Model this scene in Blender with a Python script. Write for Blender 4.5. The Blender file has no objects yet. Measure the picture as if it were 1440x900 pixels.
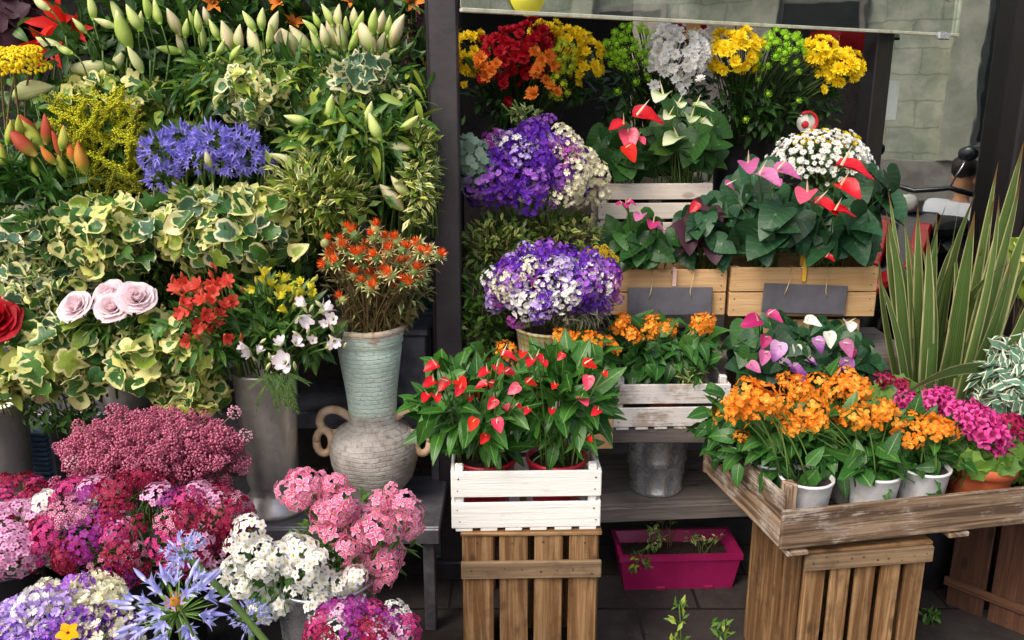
import bpy, bmesh, math, random
import numpy as np
from mathutils import Vector, Matrix
rng = np.random.default_rng(11)
random.seed(5)
SC = bpy.context.scene
COL = SC.collection
PI = math.pi
TH = math.radians(15); CT, ST = math.cos(TH), math.sin(TH)
CAMZ = 1.6

# ------------------------------------------------------------------ photo geometry (camera solved from the photograph)
def ray(px, py):
    xc, yc = (px-720)/1200, (450-py)/1200
    return np.array([xc, CT+yc*ST, -ST+yc*CT])
def W(px, py, Y):
    d = ray(px, py); t = Y/d[1]
    return np.array([d[0]*t, Y, CAMZ+d[2]*t])
def WZ(px, py, z):
    d = ray(px, py); t = (z-CAMZ)/d[2]
    return np.array([d[0]*t, d[1]*t, z])
def S(px, py, Y):
    return Y/ray(px, py)[1]/1200
def A(*v): return np.array(v, float)
def nrmz(v):
    v = np.asarray(v, float); n = np.linalg.norm(v, axis=-1, keepdims=True); return v/np.maximum(n, 1e-9)
def hx(s):
    s = s.lstrip('#'); c = [int(s[i:i+2], 16)/255 for i in (0, 2, 4)]
    return tuple((x/12.92 if x <= .04045 else ((x+.055)/1.055)**2.4) for x in c)+(1,)

# ------------------------------------------------------------------ node helpers
def newmat(name):
    m = bpy.data.materials.new(name); m.use_nodes = True
    nt = m.node_tree; nt.nodes.clear()
    out = nt.nodes.new('ShaderNodeOutputMaterial')
    return m, nt, out
class N:
    def __init__(s, nt): s.nt = nt
    def n(s, t, **kw):
        nd = s.nt.nodes.new(t)
        for k, v in kw.items(): setattr(nd, k, v)
        return nd
    def l(s, a, b): s.nt.links.new(a, b)
    def val(s, sock, v):
        if hasattr(v, 'is_output') or isinstance(v, bpy.types.NodeSocket): s.l(v, sock)
        else: sock.default_value = v
    def math(s, op, a, b=0.0, c=None, clamp=False):
        nd = s.n('ShaderNodeMath', operation=op, use_clamp=clamp)
        s.val(nd.inputs[0], a); s.val(nd.inputs[1], b)
        if c is not None: s.val(nd.inputs[2], c)
        return nd.outputs[0]
    def mix(s, f, a, b, mode='MIX'):
        nd = s.n('ShaderNodeMix', data_type='RGBA', blend_type=mode)
        s.val(nd.inputs[0], f); s.val(nd.inputs[6], a); s.val(nd.inputs[7], b)
        return nd.outputs[2]
    def sstep(s, x, a, b, o0=0.0, o1=1.0):
        nd = s.n('ShaderNodeMapRange', interpolation_type='SMOOTHSTEP')
        s.val(nd.inputs[0], x); nd.inputs[1].default_value = a; nd.inputs[2].default_value = b
        nd.inputs[3].default_value = o0; nd.inputs[4].default_value = o1
        return nd.outputs[0]
    def noise(s, vec, scale, detail=3, rough=.5, dist=0.0):
        nd = s.n('ShaderNodeTexNoise'); s.val(nd.inputs['Scale'], scale); nd.inputs['Detail'].default_value = detail
        nd.inputs['Roughness'].default_value = rough; nd.inputs['Distortion'].default_value = dist
        if vec is not None: s.l(vec, nd.inputs['Vector'])
        return nd.outputs[0]
    def coord(s, k='Object'): return s.n('ShaderNodeTexCoord').outputs[k]
    def uv(s):
        sp = s.n('ShaderNodeSeparateXYZ'); s.l(s.coord('UV'), sp.inputs[0]); return sp.outputs[0], sp.outputs[1]
    def rand(s):
        g = s.n('ShaderNodeNewGeometry').outputs['Random Per Island']
        o = s.n('ShaderNodeObjectInfo').outputs['Random']
        return s.math('FRACT', s.math('ADD', g, o))
    def bump(s, h, strength=.3, dist=.01):
        b = s.n('ShaderNodeBump'); b.inputs['Strength'].default_value = strength; b.inputs['Distance'].default_value = dist
        s.l(h, b.inputs['Height']); return b.outputs[0]
    def prin(s, col, rough=.5, metal=0., spec=.5, normal=None, **kw):
        p = s.n('ShaderNodeBsdfPrincipled')
        s.val(p.inputs['Base Color'], col); s.val(p.inputs['Roughness'], rough); s.val(p.inputs['Metallic'], metal)
        p.inputs['Specular IOR Level'].default_value = spec
        if normal is not None: s.l(normal, p.inputs['Normal'])
        for k, v in kw.items(): s.val(p.inputs[k.replace('_', ' ')], v)
        return p.outputs[0]
MATS = {}
def cached(f):
    def g(name, *a, **k):
        if name not in MATS: MATS[name] = f(name, *a, **k)
        return MATS[name]
    return g

@cached
def leafmat(name, a, b, edge=None, e0=.45, e1=.7, nz=.6, rj=.5, rough=.45, tl=.25, rib=None, spec=.4, scale=60, streak=None, vein=0., tipc=None):
    m, nt, out = newmat(name); q = N(nt)
    r = q.rand(); t, e = q.uv()
    co = q.coord('Object')
    base = q.mix(r, a, b)
    n1 = q.noise(co, scale, 3)
    base = q.mix(q.math('MULTIPLY', n1, .5), base, q.mix(.5, a, (0, 0, 0, 1)))
    if vein:
        vv = q.math('SINE', q.math('SUBTRACT', q.math('MULTIPLY', t, 46.), q.math('MULTIPLY', e, 11.)))
        base = q.mix(q.sstep(vv, .72, 1., 0, vein), base, rib or b)
    if rib is not None:
        base = q.mix(q.sstep(e, 0.0, .12, .8, 0), base, rib)
    if streak is not None:
        base = q.mix(q.math('MULTIPLY', q.sstep(q.math('ADD', e, q.math('MULTIPLY', q.math('SUBTRACT', r, .5), .22)), streak[1], streak[2]), q.sstep(n1, .3, .6, .55, 1)), base, streak[0])
        st_ = q.math('SINE', q.math('MULTIPLY', e, 31.)); base = q.mix(q.sstep(st_, .6, 1., 0, .22), base, streak[0])
    if tipc is not None:
        base = q.mix(q.sstep(q.math('ADD', t, q.math('MULTIPLY', q.math('SUBTRACT', n1, .5), .12)), .9, .97), base, tipc)
    if edge is not None:
        x = q.math('ADD', e, q.math('MULTIPLY', q.math('SUBTRACT', n1, .5), nz*2))
        r2 = q.math('FRACT', q.math('MULTIPLY', r, 7.31))
        x = q.math('ADD', x, q.math('MULTIPLY', q.math('SUBTRACT', r2, .5), rj*2))
        ed = q.mix(q.math('FRACT', q.math('MULTIPLY', r, 3.7)), edge[0], edge[1])
        base = q.mix(q.sstep(x, e0, e1), base, ed)
    bn = q.bump(q.noise(co, scale*3, 2), .25, .004)
    p = q.prin(base, rough, spec=spec, normal=bn)
    tr = q.n('ShaderNodeBsdfTranslucent'); q.l(q.mix(.5, base, (.5, .6, .1, 1), 'MULTIPLY'), tr.inputs[0])
    tr2 = q.mix(.0, base, base); q.l(tr2, tr.inputs[0])
    mx = q.n('ShaderNodeMixShader'); mx.inputs[0].default_value = tl
    q.l(p, mx.inputs[1]); q.l(tr.outputs[0], mx.inputs[2]); q.l(mx.outputs[0], out.inputs[0])
    return m

@cached
def petalmat(name, a, b, throat=None, t0=.1, t1=.45, rim=None, r0=.55, r1=.95, tip=None, p0=.7, p1=1., rough=.55, tl=.3, spec=.25, jit=.25, ribs=0, vein=0.):
    m, nt, out = newmat(name); q = N(nt)
    r = q.rand(); t, e = q.uv(); co = q.coord('Object')
    base = q.mix(r, a, b)
    n1 = q.noise(co, 90, 2)
    base = q.mix(q.math('MULTIPLY', n1, jit), base, q.mix(.55, a, b, 'MULTIPLY'))
    if throat is not None: base = q.mix(q.sstep(t, t0, t1, 1, 0), base, throat)
    if tip is not None: base = q.mix(q.sstep(t, p0, p1), base, tip)
    if rim is not None: base = q.mix(q.sstep(e, r0, r1), base, rim)
    if vein:
        vv = q.math('SINE', q.math('SUBTRACT', q.math('MULTIPLY', t, 38.), q.math('MULTIPLY', e, 10.)))
        base = q.mix(q.sstep(vv, .5, 1., 0, vein), base, q.mix(.75, base, a, 'MULTIPLY')); base = q.mix(q.sstep(e, 0., .1, vein*1.6, 0), base, q.mix(.6, base, a, 'MULTIPLY'))
    if ribs:
        w = q.math('SINE', q.math('MULTIPLY', e, ribs)); base = q.mix(q.math('MULTIPLY', q.math('ADD', w, 1), .12), base, q.mix(.5, base, (0.1, .25, .03, 1)))
    p = q.prin(base, rough, spec=spec, normal=q.bump(q.noise(co, 220, 2), .2, .003))
    tr = q.n('ShaderNodeBsdfTranslucent'); q.l(base, tr.inputs[0])
    mx = q.n('ShaderNodeMixShader'); mx.inputs[0].default_value = tl
    q.l(p, mx.inputs[1]); q.l(tr.outputs[0], mx.inputs[2]); q.l(mx.outputs[0], out.inputs[0])
    return m

@cached
def woodmat(name, a, b, c, rough=.75, paint=None, pamt=.5, gscale=1.0, spots=.5, grime=None):
    """grain runs along uv.x (metres along the board), uv.y across it; paint = worn whitewash"""
    m, nt, out = newmat(name); q = N(nt)
    r = q.rand(); t, e = q.uv()
    cb = q.n('ShaderNodeCombineXYZ')
    q.l(q.math('MULTIPLY', t, 3.0*gscale), cb.inputs[0]); q.l(q.math('MULTIPLY', e, 70*gscale), cb.inputs[1]); q.l(q.math('MULTIPLY', r, 37.), cb.inputs[2])
    g = q.noise(cb.outputs[0], 1.2, 5, .6, .6)
    cb2 = q.n('ShaderNodeCombineXYZ')
    q.l(q.math('MULTIPLY', t, 9.0), cb2.inputs[0]); q.l(q.math('MULTIPLY', e, 14.0), cb2.inputs[1]); q.l(q.math('MULTIPLY', r, 91.), cb2.inputs[2])
    blot = q.noise(cb2.outputs[0], 1.0, 4, .65)
    fine = q.noise(cb.outputs[0], 4.5, 4, .7)
    col = q.mix(q.sstep(g, .38, .66), a, b)
    col = q.mix(q.math('MULTIPLY', r, .5), col, c)
    col = q.mix(q.sstep(blot, .52, .78, 0, spots), col, c)
    col = q.mix(q.sstep(fine, .55, .75, 0, .35), col, q.mix(.5, c, (.01, .008, .006, 1)))
    # knots
    vo = q.n('ShaderNodeTexVoronoi'); cb3 = q.n('ShaderNodeCombineXYZ')
    q.l(q.math('MULTIPLY', t, 5.0), cb3.inputs[0]); q.l(q.math('MULTIPLY', e, 12.0), cb3.inputs[1]); q.l(q.math('MULTIPLY', r, 53.), cb3.inputs[2])
    q.l(cb3.outputs[0], vo.inputs['Vector']); vo.inputs['Scale'].default_value = 1.
    col = q.mix(q.sstep(vo.outputs['Distance'], .07, .16, .7, 0), col, q.mix(.4, c, (.02, .01, .006, 1)))
    if paint is not None:
        pm = q.math('ADD', q.math('MULTIPLY', blot, .75), q.math('MULTIPLY', fine, .45))
        th = .6+(.5-pamt)*.42; col = q.mix(q.sstep(pm, th-.07, th+.07, 0, .92), col, paint)
    if grime is not None:
        col = q.mix(q.sstep(q.noise(q.coord('Object'), 7, 4, .7), .5, .75, 0, .6), col, grime)
    h = q.math('ADD', g, q.math('MULTIPLY', fine, .6))
    q.l(q.prin(col, rough, spec=.25, normal=q.bump(h, .55, .004)), out.inputs[0])
    return m

@cached
def metalmat(name, a, b, rough=.45, metal=.85, scale=9, bumpy=.15, streak=True):
    m, nt, out = newmat(name); q = N(nt)
    co = q.coord('Object')
    mp = q.n('ShaderNodeMapping'); mp.inputs['Scale'].default_value = (1, 1, .35 if streak else 1); q.l(co, mp.inputs[0])
    n1 = q.noise(mp.outputs[0], scale, 5, .65); n2 = q.noise(co, scale*6, 3, .6)
    vo = q.n('ShaderNodeTexVoronoi'); vo.inputs['Scale'].default_value = scale*7; q.l(co, vo.inputs['Vector'])
    f = q.math('ADD', q.math('MULTIPLY', n1, .8), q.math('MULTIPLY', vo.outputs['Color'], .12))
    col = q.mix(q.sstep(f, .3, .65), a, b)
    rg = q.math('ADD', rough, q.math('MULTIPLY', q.math('SUBTRACT', n2, .5), .35))
    q.l(q.prin(col, rg, metal, normal=q.bump(n1, bumpy, .01)), out.inputs[0])
    return m

@cached
def plain(name, a, b=None, rough=.5, scale=25, bumpy=.1, spec=.5, metal=0., coat=0.):
    m, nt, out = newmat(name); q = N(nt)
    co = q.coord('Object'); n1 = q.noise(co, scale, 4, .6)
    col = q.mix(q.sstep(n1, .3, .7), a, b or a)
    q.l(q.prin(col, q.math('ADD', rough, q.math('MULTIPLY', q.math('SUBTRACT', n1, .5), .2)), metal, spec=spec, normal=q.bump(q.noise(co, scale*4, 3), bumpy, .006), Coat_Weight=coat), out.inputs[0])
    return m

# ------------------------------------------------------------------ mesh templates (run along +Y, face +Z; uv = along, across)
class T:
    def __init__(s, v, faces, uv=None, mi=None, smooth=True):
        s.v = np.asarray(v, float); s.loops = np.array([i for f in faces for i in f], int)
        s.sizes = np.array([len(f) for f in faces], int)
        s.uv = np.zeros((len(s.v), 2)) if uv is None else np.asarray(uv, float)
        s.mi = np.zeros(len(faces), int) if mi is None else np.asarray(mi, int)
        s.smooth = smooth
def merge(items):
    vs, lo, sz, uv, mi, off = [], [], [], [], [], 0
    for t, M, k in items:
        M = np.asarray(M, float)
        vs.append(t.v @ M[:3, :3].T + M[:3, 3]); lo.append(t.loops+off); sz.append(t.sizes); uv.append(t.uv)
        mi.append(t.mi+k); off += len(t.v)
    r = T.__new__(T); r.v = np.concatenate(vs); r.loops = np.concatenate(lo); r.sizes = np.concatenate(sz); r.uv = np.concatenate(uv)
    r.mi = np.concatenate(mi); r.smooth = True
    return r
def mat4(R=None, p=(0, 0, 0), s=1.0):
    M = np.eye(4); M[:3, :3] = (np.eye(3) if R is None else np.asarray(R))*s; M[:3, 3] = p; return M
def Rx(a): c, s = math.cos(a), math.sin(a); return np.array([[1, 0, 0], [0, c, -s], [0, s, c]])
def Rz(a): c, s = math.cos(a), math.sin(a); return np.array([[c, -s, 0], [s, c, 0], [0, 0, 1]])
def Ry(a): c, s = math.cos(a), math.sin(a); return np.array([[c, 0, s], [0, 1, 0], [-s, 0, c]])
PROF = {
 'lance': lambda t: math.sin(PI*t**.72)**.9, 'ovate': lambda t: math.sin(PI*t**.58)**.85, 'strap': lambda t: min(1, t*9+.55)*(1-max(0, (t-.55)/.45)**2.2),
 'obov': lambda t: math.sin(PI*min(1, .06+t*.8))**.8 if t < .99 else .45, 'round': lambda t: math.sqrt(max(0, 1-(2*(.08+t*.9)-1)**2))*(.35+.65*min(1, t*1.6)), 'point': lambda t: (1-t)**.6*min(1, t*5+.4), 'wedge': lambda t: .3+.7*t}
def leaf(w=.4, nl=5, cols=3, prof='lance', fold=.25, curl=.5, wave=0., c0=0.):
    v, uv, f = [], [], []
    y = z = 0.0
    cs = np.linspace(-1, 1, cols)
    for i in range(nl+1):
        t = i/nl; hw = PROF[prof](t)*w/2
        a = c0+curl*t
        if i: y += math.cos(a)/nl; z -= math.sin(a)/nl
        for c in cs:
            v.append((c*hw, y, z+fold*abs(c)*hw+wave*math.sin(t*9+c*1.3)*abs(c))); uv.append((t, abs(c)))
    for i in range(nl):
        for j in range(cols-1):
            k = i*cols+j; f.append((k, k+1, k+cols+1, k+cols))
    return T(v, f, uv)
def fan(outline, ctr=(0, .35), rings=(.5, 1.), cup=0., droop=.25, wave=.03, seed=0, fold=0., tw=0.):
    o = np.asarray(outline, float); K = len(o); c = np.array(ctr); r_ = np.random.default_rng(seed)
    def zz(p, k): return fold*abs(p[0])+tw*p[0]*p[1]+cup*((p[0])**2) - droop*(max(0, p[1])**2) + (wave*math.sin(k*2.1+seed) if k is not None else 0)
    v = [(c[0], c[1], zz(c, None))]; uv = [(.3, 0)]; f = []
    for ri, s in enumerate(rings):
        for k in range(K):
            p = c+(o[k]-c)*s; v.append((p[0], p[1], zz(p, k)*1.0 if s > .9 else zz(p, None))); uv.append((max(0, p[1]), s))
    for k in range(K): f.append((0, 1+k, 1+(k+1) % K))
    for ri in range(len(rings)-1):
        a, b = 1+ri*K, 1+(ri+1)*K
        for k in range(K): f.append((a+k, b+k, b+(k+1) % K, a+(k+1) % K))
    return T(v, f, uv)
def heart(n=18, wid=.95):
    p = []
    for k in range(n):
        a = 2*PI*k/n
        x = 16*math.sin(a)**3; y = 13*math.cos(a)-5*math.cos(2*a)-2*math.cos(3*a)-math.cos(4*a)
        p.append((x/32*wid, -(y-5)/29*1.0+.0))
    p = np.array(p); p[:, 1] = (p[:, 1]-p[:, 1].min())/(p[:, 1].max()-p[:, 1].min())*1.15-.15
    return p
IVY = [(0, 0), (.16, -.14), (.42, -.1), (.5, .12), (.4, .24), (.62, .4), (.6, .52), (.34, .58), (.22, .66), (.13, .85), (0, 1.05)]
IVY = IVY+[(-x, y) for x, y in IVY[-2:0:-1]]
IVY2 = [(0, 0), (.2, -.1), (.42, .02), (.5, .25), (.47, .45), (.36, .62), (.2, .82), (0, 1.0)]
IVY2 = IVY2+[(-x, y) for x, y in IVY2[-2:0:-1]]
def spindle(seg=9, nr=7, w=.26, ridge=.1, pw=.75, flat=0.):
    v, uv, f = [], [], []
    for i in range(nr+1):
        t = i/nr; r = w/2*(math.sin(PI*min(.985, max(.03, t))**pw)**.8)
        for k in range(seg):
            a = 2*PI*k/seg; rr = r*(1+ridge*math.cos(3*a)); v.append((rr*math.cos(a), t, rr*math.sin(a))); uv.append((t, .5+.5*math.cos(3*a)))
    for i in range(nr):
        for k in range(seg):
            f.append((i*seg+k, i*seg+(k+1) % seg, (i+1)*seg+(k+1) % seg, (i+1)*seg+k))
    f.append(tuple(range(seg))); f.append(tuple((nr)*seg+k for k in range(seg)))
    return T(v, f, uv)
def ico(r=1., sub=1, sq=(1, 1, 1)):
    bm = bmesh.new(); bmesh.ops.create_icosphere(bm, subdivisions=sub, radius=r)
    v = [tuple(a*b for a, b in zip(x.co, sq)) for x in bm.verts]; f = [tuple(y.index for y in x.verts) for x in bm.faces]; bm.free()
    return T(v, f, [(.5, .5)]*len(v))
def ring(pet, n, elev, r0=0., z0=0., s=1., a0=0., k=0, jit=.12, rs=None):
    r_ = rs or rng; o = []
    for i in range(n):
        a = a0+2*PI*i/n+r_.normal(0, jit)*.5; e = elev+r_.normal(0, jit)
        R = Rz(a) @ Rx(e); o.append((pet, mat4(R, (-math.sin(a)*r0, math.cos(a)*r0, z0), s*(1+r_.normal(0, jit*.5))), k))
    return o
def flower(layers, core=None):
    it = []
    for l in layers: it += ring(*l[0:1], **l[1])
    if core is not None: it += core
    return merge(it)

# ------------------------------------------------------------------ mesh accumulator
def frames(d, n):
    y = nrmz(d); x = nrmz(np.cross(y, n)); z = np.cross(x, y)
    return np.stack([x, y, z], -1)
def zframes(n, spin=None):
    n = nrmz(np.atleast_2d(n)); k = len(n)
    ref = nrmz(rng.normal(size=(k, 3))) if spin is None else np.tile(np.asarray(spin, float), (k, 1))
    x = nrmz(np.cross(ref, n)); y = np.cross(n, x)
    return np.stack([x, y, n], -1)
class MB:
    def __init__(s, origin=(0, 0, 0)):
        s.o = np.asarray(origin, float); s.V, s.L, s.Z, s.U, s.M, s.F = [], [], [], [], [], []; s.n = 0; s.mats = []
    def mi(s, m):
        if m not in s.mats: s.mats.append(m)
        return s.mats.index(m)
    def inst(s, t, pos, R, sc, mats):
        if not isinstance(mats, (list, tuple)): mats = [mats]
        pos = np.atleast_2d(pos); k = len(pos)
        if k == 0: return
        R = np.asarray(R, float); R = R[None] if R.ndim == 2 else R
        R = np.broadcast_to(R, (k, 3, 3))
        sc = np.broadcast_to(np.asarray(sc, float).reshape(-1, 1, 1) if np.ndim(sc) else np.full((1, 1, 1), sc), (k, 1, 1))
        v = np.einsum('nij,kj->nki', R, t.v)*sc+(pos-s.o)[:, None]
        nv = len(t.v)
        s.V.append(v.reshape(-1, 3)); s.L.append((t.loops[None]+(np.arange(k)*nv)[:, None]+s.n).ravel())
        s.Z.append(np.tile(t.sizes, k)); s.U.append(np.tile(t.uv, (k, 1)))
        mm = np.array([s.mi(m) for m in mats]); s.M.append(np.tile(mm[np.minimum(t.mi, len(mm)-1)], k)); s.F.append(np.full(len(t.sizes)*k, t.smooth))
        s.n += nv*k
    def add(s, t, mats, M=None):
        M = np.eye(4) if M is None else np.asarray(M)
        s.inst(t, M[:3, 3][None], M[:3, :3], 1., mats)
    def tube(s, pts, r, mat, seg=5, r1=None):
        pts = np.asarray(pts, float); k = len(pts); r1 = r if r1 is None else r1
        d = np.gradient(pts, axis=0); d = nrmz(d)
        ref = np.array([1., 0, 0]) if abs(d[0][0]) < .8 else np.array([0, 1., 0])
        v, uv, f = [], [], []
        x = nrmz(np.cross(d[0], ref))
        for i in range(k):
            x = nrmz(x-d[i]*np.dot(x, d[i])); y = np.cross(d[i], x); rr = r+(r1-r)*i/(k-1)
            for j in range(seg):
                a = 2*PI*j/seg; v.append(pts[i]+rr*(math.cos(a)*x+math.sin(a)*y)); uv.append((i/(k-1), .5))
        for i in range(k-1):
            for j in range(seg): f.append((i*seg+j, i*seg+(j+1) % seg, (i+1)*seg+(j+1) % seg, (i+1)*seg+j))
        f.append(tuple(range(seg-1, -1, -1))); f.append(tuple((k-1)*seg+j for j in range(seg)))
        s.add(T(v, f, uv), mat)
    def bez(s, p0, p1, p2, r, mat, k=6, seg=5, r1=None):
        t = np.linspace(0, 1, k)[:, None]; s.tube((1-t)**2*p0+2*t*(1-t)*p1+t*t*p2, r, mat, seg, r1)
    def lathe(s, prof, mat, ctr=(0, 0, 0), seg=48, rip=None):
        v, uv, f = [], [], []; k = len(prof); L = 0
        for i, (r, z) in enumerate(prof):
            if i: L += math.hypot(r-prof[i-1][0], z-prof[i-1][1])
            for j in range(seg):
                a = 2*PI*j/seg; rr = r if rip is None else r+rip(a, z)
                v.append((ctr[0]+rr*math.cos(a), ctr[1]+rr*math.sin(a), ctr[2]+z)); uv.append((j/seg, L))
        for i in range(k-1):
            for j in range(seg): f.append((i*seg+j, i*seg+(j+1) % seg, (i+1)*seg+(j+1) % seg, (i+1)*seg+j))
        if prof[0][0] > 1e-4: f.append(tuple(range(seg-1, -1, -1)))
        if prof[-1][0] > 1e-4 and False: f.append(tuple((k-1)*seg+j for j in range(seg)))
        s.add(T(v, f, uv), mat)
    def board(s, c, dims, mat, R=None, bev=.0025, jit=.0):
        """a planed board: long axis found from dims, uv in metres along it"""
        d = np.asarray(dims, float); b = min(bev, d.min()*.3); la = int(np.argmax(d)); oth = [i for i in range(3) if i != la]
        pts = []
        for sx in (-1, 1):
            for sy in (-1, 1):
                for sz in (-1, 1):
                    sg = np.array([sx, sy, sz])
                    for a in range(3):
                        p = sg*d/2; q = p.copy()
                        for o in range(3):
                            if o != a: q[o] -= sg[o]*b
                        pts.append(q)
        bm = bmesh.new(); vs = [bm.verts.new(p) for p in pts]
        bmesh.ops.convex_hull(bm, input=vs); bm.verts.index_update()
        bmesh.ops.dissolve_limit(bm, angle_limit=.02, verts=bm.verts[:], edges=bm.edges[:])
        bm.verts.index_update()
        v = np.array([tuple(x.co) for x in bm.verts]); f = [tuple(y.index for y in x.verts) for x in bm.faces]; bm.free()
        off = rng.uniform(0, 20)
        uv = np.stack([v[:, la]+off, v[:, oth[0]]+v[:, oth[1]]*.9+off*.37], -1)
        t = T(v, f, uv, smooth=False)
        RR = np.eye(3) if R is None else np.asarray(R)
        if jit: RR = RR @ Rz(rng.normal(0, jit)) @ Ry(rng.normal(0, jit))
        s.inst(t, np.asarray(c, float)[None], RR, 1., mat)
    def mesh(s, name):
        me = bpy.data.meshes.new(name)
        V = np.concatenate(s.V); L = np.concatenate(s.L); Z = np.concatenate(s.Z); U = np.concatenate(s.U); M = np.concatenate(s.M); F = np.concatenate(s.F)
        me.vertices.add(len(V)); me.vertices.foreach_set('co', V.ravel())
        me.loops.add(len(L)); me.loops.foreach_set('vertex_index', L)
        me.polygons.add(len(Z)); st = np.concatenate([[0], np.cumsum(Z)[:-1]]); me.polygons.foreach_set('loop_start', st); 
        for m in s.mats: me.materials.append(m)
        me.polygons.foreach_set('material_index', M.astype(np.int32)); me.polygons.foreach_set('use_smooth', F.astype(bool))
        uvl = me.uv_layers.new(name='UVMap'); uvl.data.foreach_set('uv', U[L].ravel())
        me.update(calc_edges=True); me.validate()
        return me
    def obj(s, name, parent=None, label=None, loc=None):
        o = bpy.data.objects.new(name, s.mesh(name)); COL.objects.link(o)
        if parent is not None: o.parent = parent
        if loc is not None: o.location = loc
        if label: o['label'] = label
        return o
def tmesh(name, t, mats):
    mb = MB(); mb.add(t, mats); return mb.mesh(name)
def thing(name, label, cat, loc=(0, 0, 0), rotz=0, group=None):
    o = bpy.data.objects.new(name, None); COL.objects.link(o); o.empty_display_size = .05
    o.location = tuple(loc); o.rotation_euler = (0, 0, rotz); o['label'] = label; o['category'] = cat
    if group: o['group'] = group
    return o
def tag(o, label, cat, group=None):
    o['label'] = label; o['category'] = cat
    if group: o['group'] = group
    return o
def struct(o): o['kind'] = 'structure'; return o
# ------------------------------------------------------------------ colours and materials of the plants
G = lambda n, a, b, **k: leafmat(n, hx(a), hx(b), **k)
LM = {
 'dark': G('leaf_dark', '#20401a', '#3c6426', rough=.38, rib=hx('#5d8340')),
 'lily': G('leaf_lily', '#2f5622', '#4f7e34', rough=.38, rib=hx('#6f9a4c')),
 'mid': G('leaf_mid', '#3d6a26', '#6a9238', rough=.42, rib=hx('#86a850')),
 'lime': G('leaf_lime', '#7a9a30', '#b4c44a', rough=.45),
 'ivy': G('leaf_ivy', '#2c6030', '#5c8c38', edge=(hx('#efe7ac'), hx('#d6da80')), e0=.64, e1=.78, nz=.5, rj=.42, rough=.38, tl=.25, scale=38, rib=hx('#7fa05a'), vein=.14),
 'ivylime': G('leaf_ivy_lime', '#7ca034', '#b6c850', edge=(hx('#f0e8ac'), hx('#e0de7c')), e0=.5, e1=.85, nz=.5, rj=.6, vein=.4, rough=.42, tl=.35, scale=45, rib=hx('#a9c060')),
 'ivygrey': G('leaf_ivy_grey', '#3f6a52', '#6c9468', edge=(hx('#f0eccb'), hx('#dfe0a8')), e0=.66, e1=.82, nz=.4, rj=.25, rough=.4, scale=50, rib=hx('#88a888'), vein=.14),
 'pitto': G('leaf_pittosporum', '#5c7c3c', '#86a250', edge=(hx('#efe8b0'), hx('#e0dc90')), e0=.6, e1=.85, nz=.3, rj=.3, rough=.4, scale=70),
 'euon': G('leaf_euonymus', '#5e8630', '#9aae3c', edge=(hx('#e0da66'), hx('#eee6a0')), e0=.5, e1=.8, nz=.35, rj=.5, rough=.4, scale=70),
 'vargw': G('leaf_white_rim', '#4a7a5a', '#7ba088', edge=(hx('#f4f4e2'), hx('#e8ecd0')), e0=.62, e1=.8, nz=.4, rj=.25, rough=.45, scale=60),
 'anth': G('leaf_anthurium', '#204a20', '#3a682c', rough=.38, rib=hx('#7f9a68'), spec=.35, tl=.12, vein=.14),
 'anthd': G('leaf_anthurium_deep', '#1c4024', '#33603a', rough=.38, rib=hx('#6f8e70'), spec=.35, tl=.1, vein=.14),
 'anthr': G('leaf_anthurium_lance', '#265a1e', '#47822c', rough=.36, rib=hx('#8cab5c'), spec=.35, tl=.18, vein=.12),
 'cros': G('leaf_crossandra', '#20521e', '#41782e', rough=.36, rib=hx('#7c9c58'), spec=.35, tl=.15, vein=.16),
 'box': G('leaf_box', '#34501f', '#5c7a30', rough=.4),
 'boxv': G('leaf_box_edged', '#5a7a30', '#8aa048', edge=(hx('#c9c67a'), hx('#b3b45e')), e0=.5, e1=.85, nz=.3, rj=.5),
 'euc': G('leaf_eucalyptus', '#7a9a80', '#a9c0a6', rough=.55),
 'grey': G('leaf_grey', '#6a6c54', '#8f8f74', rough=.7),
 'olive': G('leaf_olive', '#6e6438', '#9a8c58', rough=.6),
 'gold': G('leaf_goldenrod', '#98a62c', '#ccc238', rough=.6, tl=.35),
 'pel': G('leaf_pelargonium', '#527e2c', '#86ac44', rough=.55, tl=.3),
 'purple': G('leaf_purple', '#3c1c2c', '#5a2c3c', rough=.5),
 'phor': G('leaf_phormium', '#3f662a', '#6e8e48', streak=(hx('#d6cf96'), .72, .92), tipc=hx('#7a5a34'), rough=.45, spec=.4, scale=15),
 'stemb2': G('stem_bright', '#6c9440', '#8cb458', rough=.5, tl=0.),
 'stem': G('stem_green', '#4a6a2c', '#6c8a40', rough=.5, tl=0.),
 'stemd': G('stem_dark', '#2c4420', '#445c2c', rough=.5, tl=0.),
 'stemb': G('stem_brown', '#6a5638', '#8a7a4c', rough=.7, tl=0.),
}
PMt = lambda n, a, b, **k: petalmat(n, hx(a), hx(b), **k)
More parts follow.
